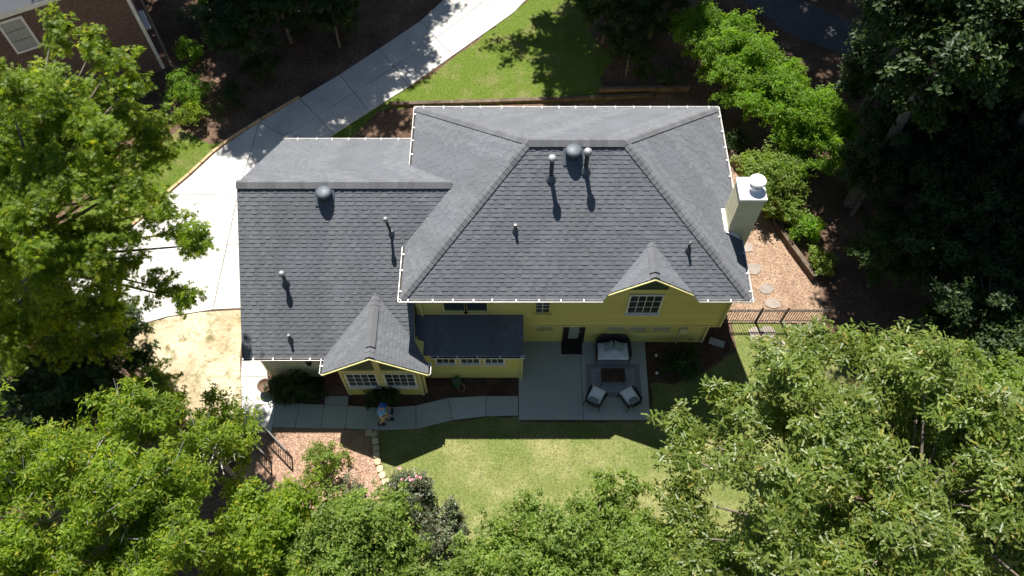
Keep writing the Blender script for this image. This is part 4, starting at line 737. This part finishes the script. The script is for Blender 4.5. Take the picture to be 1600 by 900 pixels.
# --- trees in view
tree("sweetgum_tree", "big star-leaved tree over the left edge of the driveway", "tree", (-15.6, 11.6, 0), (2.9, 1.6, 10.2), (2.7, 3.4, 3.5), 58, 0.76, 'star', 0.14, 'lf_gum', 320, 11, trunk=0.24, inner=0.35,
     extra=[(-13.0, 17.5, 12.6, 0.55), (-12.3, 16.2, 11.4, 0.6), (-11.6, 15.8, 11.0, 0.6), (-13.2, 16.2, 11.6, 0.6), (-12.6, 15.4, 12.4, 0.7), (-12.9, 17.2, 12.3, 0.6), (-11.8, 17.0, 12.4, 0.6), (-11.2, 16.6, 12.2, 0.6), (-10.7, 16.2, 11.8, 0.6), (-9.15, 12.5, 9.0, 0.5), (-9.5, 12.7, 9.3, 0.6), (-9.4, 11.0, 8.4, 0.5), (-9.9, 11.2, 8.7, 0.6), (-10.2, 15.3, 9.6, 0.35), (-10.7, 15.1, 9.8, 0.5), (-15.2, 14.2, 10.5, 1.1), (-15.6, 12.6, 9.6, 1.1), (-15.4, 11.0, 8.8, 1.1), (-14.2, 10.0, 8.0, 1.0), (-15.0, 12.2, 6.5, 1.1), (-13.6, 11.9, 6.5, 1.0), (-16.4, 12.4, 6.6, 1.1), (-12.5, 12.0, 6.5, 0.8), (-14.5, 11.2, 5.6, 1.0), (-16.5, 11.0, 5.6, 1.1), (-13.0, 11.0, 5.6, 0.8), (-17.4, 12.8, 7.5, 1.1)])
tree("ash_tree", "yellow-green tree with bare pale twigs in the lower left corner", "tree", (-12.4, 3.6, 0), (0.6, 1.4, 7.4), (4.3, 3.3, 3.2), 84, 0.66, 'long', 0.16, 'lf_lime', 400, 12, 'pale_bark', 0.12, twigs=4, whorl=7, inner=0.4)
tree("small_ash_tree", "slim yellow-green tree with pale branches by the side-walk handrail", "tree", (-9.2, 7.6, 0), (0.0, 0.2, 4.7), (1.25, 1.7, 1.8), 17, 0.5, 'long', 0.15, 'lf_lime', 260, 13, 'pale_bark', 0.09, twigs=4, whorl=6)
tree("maple_tree", "mid-green leafy tree below the mulch bed at the bottom edge", "tree", (-4.6, 4.5, 0), (0.0, 0.2, 3.2), (2.3, 1.9, 1.9), 40, 0.68, 'ovate', 0.13, 'lf_mid', 420, 14, trunk=0.12, whorl=7)
tree("maple_tree", "yellow-tinged tree between the corner tree and the mulch bed", "tree", (-7.3, 4.7, 0), (0, 0.2, 3.8), (1.5, 1.7, 2.0), 30, 0.62, 'ovate', 0.14, 'lf_lime', 360, 15, trunk=0.12, whorl=7)
tree("elm_tree", "small-leaved green tree at the lawn's lower edge", "tree", (1.8, 3.4, 0), (0.1, 0.3, 3.6), (3.6, 2.5, 2.2), 74, 0.68, 'ovate', 0.12, 'lf_mid', 430, 16, trunk=0.15, whorl=7, extra=[(2.9, 6.9, 4.6, 0.4), (3.4, 5.6, 4.0, 0.6), (4.2, 5.2, 3.8, 0.7), (3.0, 6.2, 4.0, 0.5), (2.0, 6.2, 4.2, 0.4), (0.6, 5.7, 4.0, 0.4), (3.7, 6.7, 4.4, 0.5)])
tree("oak_tree", "large glossy-leaved oak filling the lower right corner", "tree", (10.6, 4.6, 0), (0, 0.9, 6.4), (5.2, 4.5, 3.8), 100, 0.80, 'oak', 0.25, 'lf_oak', 185, 17, trunk=0.28, whorl=8, up=0.6,
     extra=[(9.2, 10.4, 6.6, 0.8), (10.2, 10.2, 7.0, 0.8), (8.0, 10.0, 6.2, 0.7), (5.2, 8.2, 5.4, 0.7), (5.0, 7.4, 5.4, 0.7), (11.3, 9.6, 7.0, 0.9), (11.6, 8.2, 6.8, 0.9), (10.8, 8.6, 6.8, 0.8), (9.8, 8.4, 6.8, 0.8), (6.4, 9.0, 5.8, 0.7), (5.3, 6.3, 4.6, 0.85), (5.0, 5.2, 4.6, 0.9), (5.4, 4.1, 4.8, 1.0), (4.9, 3.2, 4.6, 0.9)])
tree("elm_tree", "small-leaved tree behind the oak at the right edge", "tree", (15.6, 7.6, 0), (0, 0.2, 5.0), (2.8, 2.8, 2.5), 42, 0.75, 'ovate', 0.13, 'lf_mid', 360, 18, trunk=0.15, whorl=7)
for i, (x, y, h, r_, lb) in enumerate(((-14.4, 12.1, 3.0, 1.5, "low shaded tree under the big left tree beside the bare patch"), (-16.8, 12.6, 3.3, 1.7, "shaded tree under the big left tree near the left edge"), (-15.4, 10.4, 2.8, 1.6, "dark-leaved tree added for shaded foliage between the big left tree and the corner tree"), (-12.9, 10.2, 2.2, 1.1, "small tree added for shaded foliage at the lower end of the bare patch"), (-19.2, 13.4, 3.4, 1.8, "dark-leaved tree added for shaded foliage at the left edge half way down"))):
    tree("shade_fill_tree", lb, "tree", (x, y, 0), (0, 0, h), (r_, r_, r_ * 0.95), 24, 0.55, 'star', 0.15, 'lf_mid' if i == 3 else 'lf_dark', 260, 90 + i, trunk=0.07, group="low trees under the big left tree")  # added fill, mostly dark-leaved, standing in for the big tree's own shaded foliage
tree("maple_tree", "small green tree between the lawn and the oak's left side", "tree", (5.6, 4.2, 0), (0, 0.3, 2.9), (1.7, 1.7, 1.5), 26, 0.6, 'ovate', 0.13, 'lf_mid', 330, 19, trunk=0.09, whorl=7)
# --- shrubs in view
def shrub(name, label, x, y, r3, kind, size, mat, dens, seed, group=None, n=10, cr=0.35, h=None, up=0.5):
    return tree(name, label, "shrub", (x, y, 0.01), (0, 0, h if h else r3[2] * 0.75), r3, n, cr, kind, size, mat, dens, seed, 'bark', 0.035, group=group, whorl=6, up=up, lowcut=-0.3)
s1 = shrub("rhododendron_shrub", "grey-green shrub with pink blooms at the lawn's left edge", -3.55, 7.65, (0.85, 0.75, 0.8), 'ovate', 0.11, 'lf_grey', 420, 21, n=16)
rnd = random.Random(9)
for i in range(7):
    m = MB(); bx, by, bz_ = rnd.uniform(-0.55, 0.6), rnd.uniform(0.1, 0.6), rnd.uniform(1.25, 1.4)
    for k in range(9): d = Vector((rnd.gauss(0, 1), rnd.gauss(0, 1), rnd.uniform(0.3, 1))).normalized() * 0.07; s_ = d.cross(Vector((0.3, 0.2, 1))).normalized() * 0.035; m.face([(bx, by, bz_), tuple(Vector((bx, by, bz_)) + d * 0.6 + s_), tuple(Vector((bx, by, bz_)) + d), tuple(Vector((bx, by, bz_)) + d * 0.6 - s_)])
    m.build("bloom", 'pink', s1)
shrub("rhododendron_shrub", "olive shrub below the pink-flowered one at the lawn edge", -2.5, 6.3, (0.9, 0.7, 0.7), 'ovate', 0.11, 'lf_grey', 420, 22, n=16)
shrub("azalea_shrub", "loose green shrub alone on the pinkish mulch bed", -6.8, 8.75, (0.75, 0.7, 0.75), 'ovate', 0.10, 'lf_mid', 300, 23, n=14, cr=0.3)
shrub("azalea_shrub", "thin grey-green plant on the mulch near the edging stones", -5.6, 7.5, (0.6, 0.5, 0.45), 'ovate', 0.09, 'lf_grey', 200, 24, n=9)
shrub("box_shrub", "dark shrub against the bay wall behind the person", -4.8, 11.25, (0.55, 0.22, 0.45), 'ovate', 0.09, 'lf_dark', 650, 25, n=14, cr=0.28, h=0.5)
for i, (x, y, r_, lb) in enumerate(((-8.8, 11.7, 0.36, "leftmost dark shrub under the garage eave, beside the pot"), (-8.1, 11.68, 0.42, "dark rounded shrub in the middle of the entry bed"), (-8.5, 11.42, 0.26, "low dark shrub at the front of the entry bed"), (-7.6, 11.6, 0.25, "small dark shrub in the entry bed next to the brick stoop"))):
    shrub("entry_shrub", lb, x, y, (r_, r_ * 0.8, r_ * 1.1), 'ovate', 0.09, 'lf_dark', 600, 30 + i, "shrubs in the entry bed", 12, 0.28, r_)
hy = shrub("hydrangea_shrub", "dark plant with white blooms in the bed right of the patio", 6.6, 12.8, (0.7, 0.5, 0.3), 'ovate', 0.12, 'lf_dark', 350, 36, n=10, h=0.3)
for bx, by in ((-0.1, -0.1), (0.0, -0.16), (0.08, -0.1), (-0.95, 0.3), (-1.0, -0.45)):
    MB().lathe([(0.03, 0), (0.06, 0.03), (0.05, 0.07), (0.01, 0.09)], (bx, by, 0.5 if abs(bx) < 0.5 else 0.2), 8).build("bloom", 'white_petal', hy)
side = [(11.2, 21.3, 1.3, 'lf_mid', "largest mid-green shrub beyond the chimney"), (12.1, 21.9, 0.9, 'lf_bright', "bright shrub at the back right of the chimney shrubs"), (11.7, 19.8, 0.8, 'lf_mid', "shrub on the bank just right of the chimney"), (12.5, 18.9, 0.55, 'lf_bright', "small lime shrub at the lower end of the chimney shrubs"), (12.9, 17.2, 0.5, 'lf_mid', "small green bush at the end of the low timber wall")]
for i, (x, y, r_, mt, lb) in enumerate(side): shrub("side_shrub", lb, x, y, (r_, r_, r_), 'ovate', 0.13, mt, 330, 40 + i, "shrubs beyond the chimney", 14, 0.42 * max(r_, 0.7))
for i, (x, y, r_, lb) in enumerate(((6.4, 28.4, 0.5, "shaded plant left of the hedge above the timber wall"), (7.6, 27.9, 0.6, "shaded plant at the right end of the upper timber wall"), (5.4, 31.0, 0.7, "shaded plant at the ragged right edge of the back lawn"), (9.2, 25.2, 0.7, "shaded plant between the roof corner and the hedge"), (10.2, 23.9, 0.5, "shaded plant behind the chimney wall"), (-8.6, 31.6, 0.8, "shaded plant beside the upper driveway"), (-12.2, 28.4, 0.9, "shaded plant in the dark bed left of the driveway"), (-11.0, 31.6, 0.8, "shaded plant at the top of the dark bed"), (-13.3, 26.6, 0.8, "shaded plant near the driveway's left bend"), (7.2, 31.4, 0.9, "shaded plant at the top edge left of the hedge"))):
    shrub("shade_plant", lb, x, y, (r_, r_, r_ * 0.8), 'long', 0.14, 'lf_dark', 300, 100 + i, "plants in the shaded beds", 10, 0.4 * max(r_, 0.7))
hd = [(9.0, 29.0, "hedge shrub at the top edge, left end of the bright row"), (10.2, 27.2, "second hedge shrub from the top edge in the bright row"), (11.3, 25.6, "middle hedge shrub of the bright row right of the roof"), (12.5, 24.1, "fourth hedge shrub down the bright row towards the dark trees"), (13.7, 22.6, "lowest hedge shrub of the bright row, nearest the dark trees"), (9.7, 28.0, "hedge shrub wedged between the first two of the bright row"), (10.8, 26.3, "hedge shrub just above the middle of the bright row"), (12.0, 24.8, "hedge shrub just below the middle of the bright row"), (13.2, 23.3, "second-lowest hedge shrub of the bright row")]
for i, (x, y, lb) in enumerate(hd): tree("laurel_shrub", lb, "shrub", (x, y, 0), (0, 0, 2.1), (1.35, 1.35, 1.4), 22, 0.55, 'long', 0.15, 'lf_bright', 300, 50 + i, trunk=0.06, group="bright laurel hedge", whorl=7)
for i, (x, y, r_, mt, lb) in enumerate(((-16.0, 29.3, 0.7, 'lf_bright', "green shrub by the brick house corner"), (-15.3, 26.6, 0.9, 'lf_bright', "rounded shrub between the brick house and the driveway shade"), (-15.0, 25.4, 0.75, 'lf_lime', "yellow-green shrub nearest the grass strip"), (-16.2, 31.6, 0.7, 'lf_grey', "pale shrub beside the brick house ledge"), (-15.2, 32.6, 0.8, 'lf_bright', "rounded shrub at the top edge near the brick house"), (-15.0, 30.6, 0.45, 'lf_bright', "small round shrub between two larger ones by the brick house"))):
    shrub("foundation_shrub", lb, x, y, (r_, r_, r_), 'ovate', 0.10, mt, 420, 60 + i, "shrubs beside the brick house", 14, 0.42 * r_)
# --- shaded woodland right of the house
wd = [(16.4, 23.4, 4.6, 2.7, "shaded tree at the upper end of the right-hand wood"), (20.6, 22.6, 5.2, 3.2, "shaded tree by the top right corner of the wood"), (17.4, 17.8, 3.8, 2.7, "dark tree in the middle of the right-hand wood"), (21.0, 16.6, 4.6, 3.1, "dark tree at the right edge, half way up"), (16.8, 13.2, 3.2, 2.3, "dark tree just above the oak's crown"), (20.2, 11.8, 4.2, 2.7, "dark tree at the right edge above the small-leaved tree"), (4.6, 30.6, 2.6, 1.4, "dark tree added to deepen the shade at the right end of the back lawn"), (5.6, 28.4, 2.0, 1.0, "small dark tree added to deepen the shade above the upper timber wall"), (-8.7, 30.4, 2.4, 1.3, "small dark tree in the shade close to the driveway's upper edge"), (-11.2, 30.7, 3.0, 1.6, "dark tree in the middle of the shaded bed beside the driveway"), (-12.7, 29.0, 3.0, 1.8, "dark tree in the shade between the brick house and driveway"), (-9.9, 32.3, 3.4, 2.0, "dark tree in the shade beside the upper driveway"), (-13.2, 33.0, 3.4, 2.0, "dark tree at the top edge right of the brick house"), (7.0, 31.0, 3.0, 1.7, "dark tree at the top edge left of the bright hedge"), (14.9, 20.0, 3.4, 1.7, "dark low tree right below the bright hedge"), (14.8, 16.4, 2.8, 1.5, "dark low tree right of the small bush by the timber wall"),  # the back-lawn pair is added to deepen the shade there
      (18.6, 20.4, 4.2, 2.2, "dark tree deep in the wood right of the hedge"), (23.6, 19.6, 5.0, 3.0, "dark tree by the right edge below the top right corner"), (23.6, 13.4, 4.6, 2.8, "dark tree at the far right above the oak"), (18.6, 15.0, 3.4, 2.1, "dark low tree in front of the middle of the wood"), (18.0, 26.4, 4.6, 2.6, "dark tree under the top edge right of the road"), (23.0, 26.6, 5.0, 2.8, "dark tree at the top right corner")]
proto = None
for i, (x, y, h, r_, lb) in enumerate(wd):
    if proto is None:
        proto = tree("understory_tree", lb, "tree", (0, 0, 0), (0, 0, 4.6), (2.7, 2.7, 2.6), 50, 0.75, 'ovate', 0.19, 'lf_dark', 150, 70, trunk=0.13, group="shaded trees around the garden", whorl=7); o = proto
    else: o = copy_tree(proto)
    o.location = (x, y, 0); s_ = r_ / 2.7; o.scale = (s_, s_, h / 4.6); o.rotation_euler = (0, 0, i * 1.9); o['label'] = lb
# --- tall trees standing just beyond the top of the picture, whose shade falls into it
tall = [(-11.2, 35.2, 1.0, "tall tree beyond the driveway's left side"), (-9.6, 37.6, 0.85, "tall tree beyond the driveway's bend"), (3.5, 37.4, 1.0, "tall tree beyond the back lawn"), (16.2, 35.0, 1.05, "tall tree beyond the road"), (21.6, 34.0, 1.05, "tall tree at the far right beyond the road"), (17.6, 27.4, 1.0, "tall tree over the upper right wood"), (23.4, 25.8, 1.05, "tall tree at the far right of the wood"), (25.5, 20.0, 1.0, "tall tree beyond the right edge of the wood"),
        (-12.6, 33.6, 0.75, "tall tree beside the brick house and driveway"), (-13.6, 40.2, 0.9, "tall tree behind the brick house corner"), (-9.4, 41.5, 1.0, "tall tree far beyond the driveway"), (4.6, 44.5, 1.0, "tall tree at the far end of the back lawn"), (6.2, 41.0, 0.9, "tall tree beyond the left end of the hedge"), (10.5, 46.5, 1.05, "tall tree far beyond the hedge"), (19.2, 20.2, 0.9, "tall tree whose crown shows in the upper right corner"), (14.9, 20.6, 0.82, "tall dark tree whose crown overhangs the lower end of the hedge"), (15.2, 23.6, 0.78, "tree with a high crown just right of the bright hedge"), (13.0, 42.0, 1.0, "tall tree past the road bend"), (20.5, 41.0, 1.0, "tall tree far right past the road"), (27.5, 31.0, 1.0, "tall tree outside the top right corner"), (28.0, 26.0, 0.95, "tall tree outside the right edge near the top"), (19.5, 31.0, 0.95, "tall tree between the road and the right wood"), (-20.5, 38.5, 1.0, "tall tree behind the brick house")]
proto = None
for i, (x, y, s_, lb) in enumerate(tall):
    if proto is None:
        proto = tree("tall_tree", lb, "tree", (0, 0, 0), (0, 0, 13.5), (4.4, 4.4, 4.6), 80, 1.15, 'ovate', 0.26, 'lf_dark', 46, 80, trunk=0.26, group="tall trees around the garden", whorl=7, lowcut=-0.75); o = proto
    else: o = copy_tree(proto)
    o.location = (x, y, 0); o.scale = (s_, s_, s_); o.rotation_euler = (0, 0, i * 2.3); o['label'] = lb
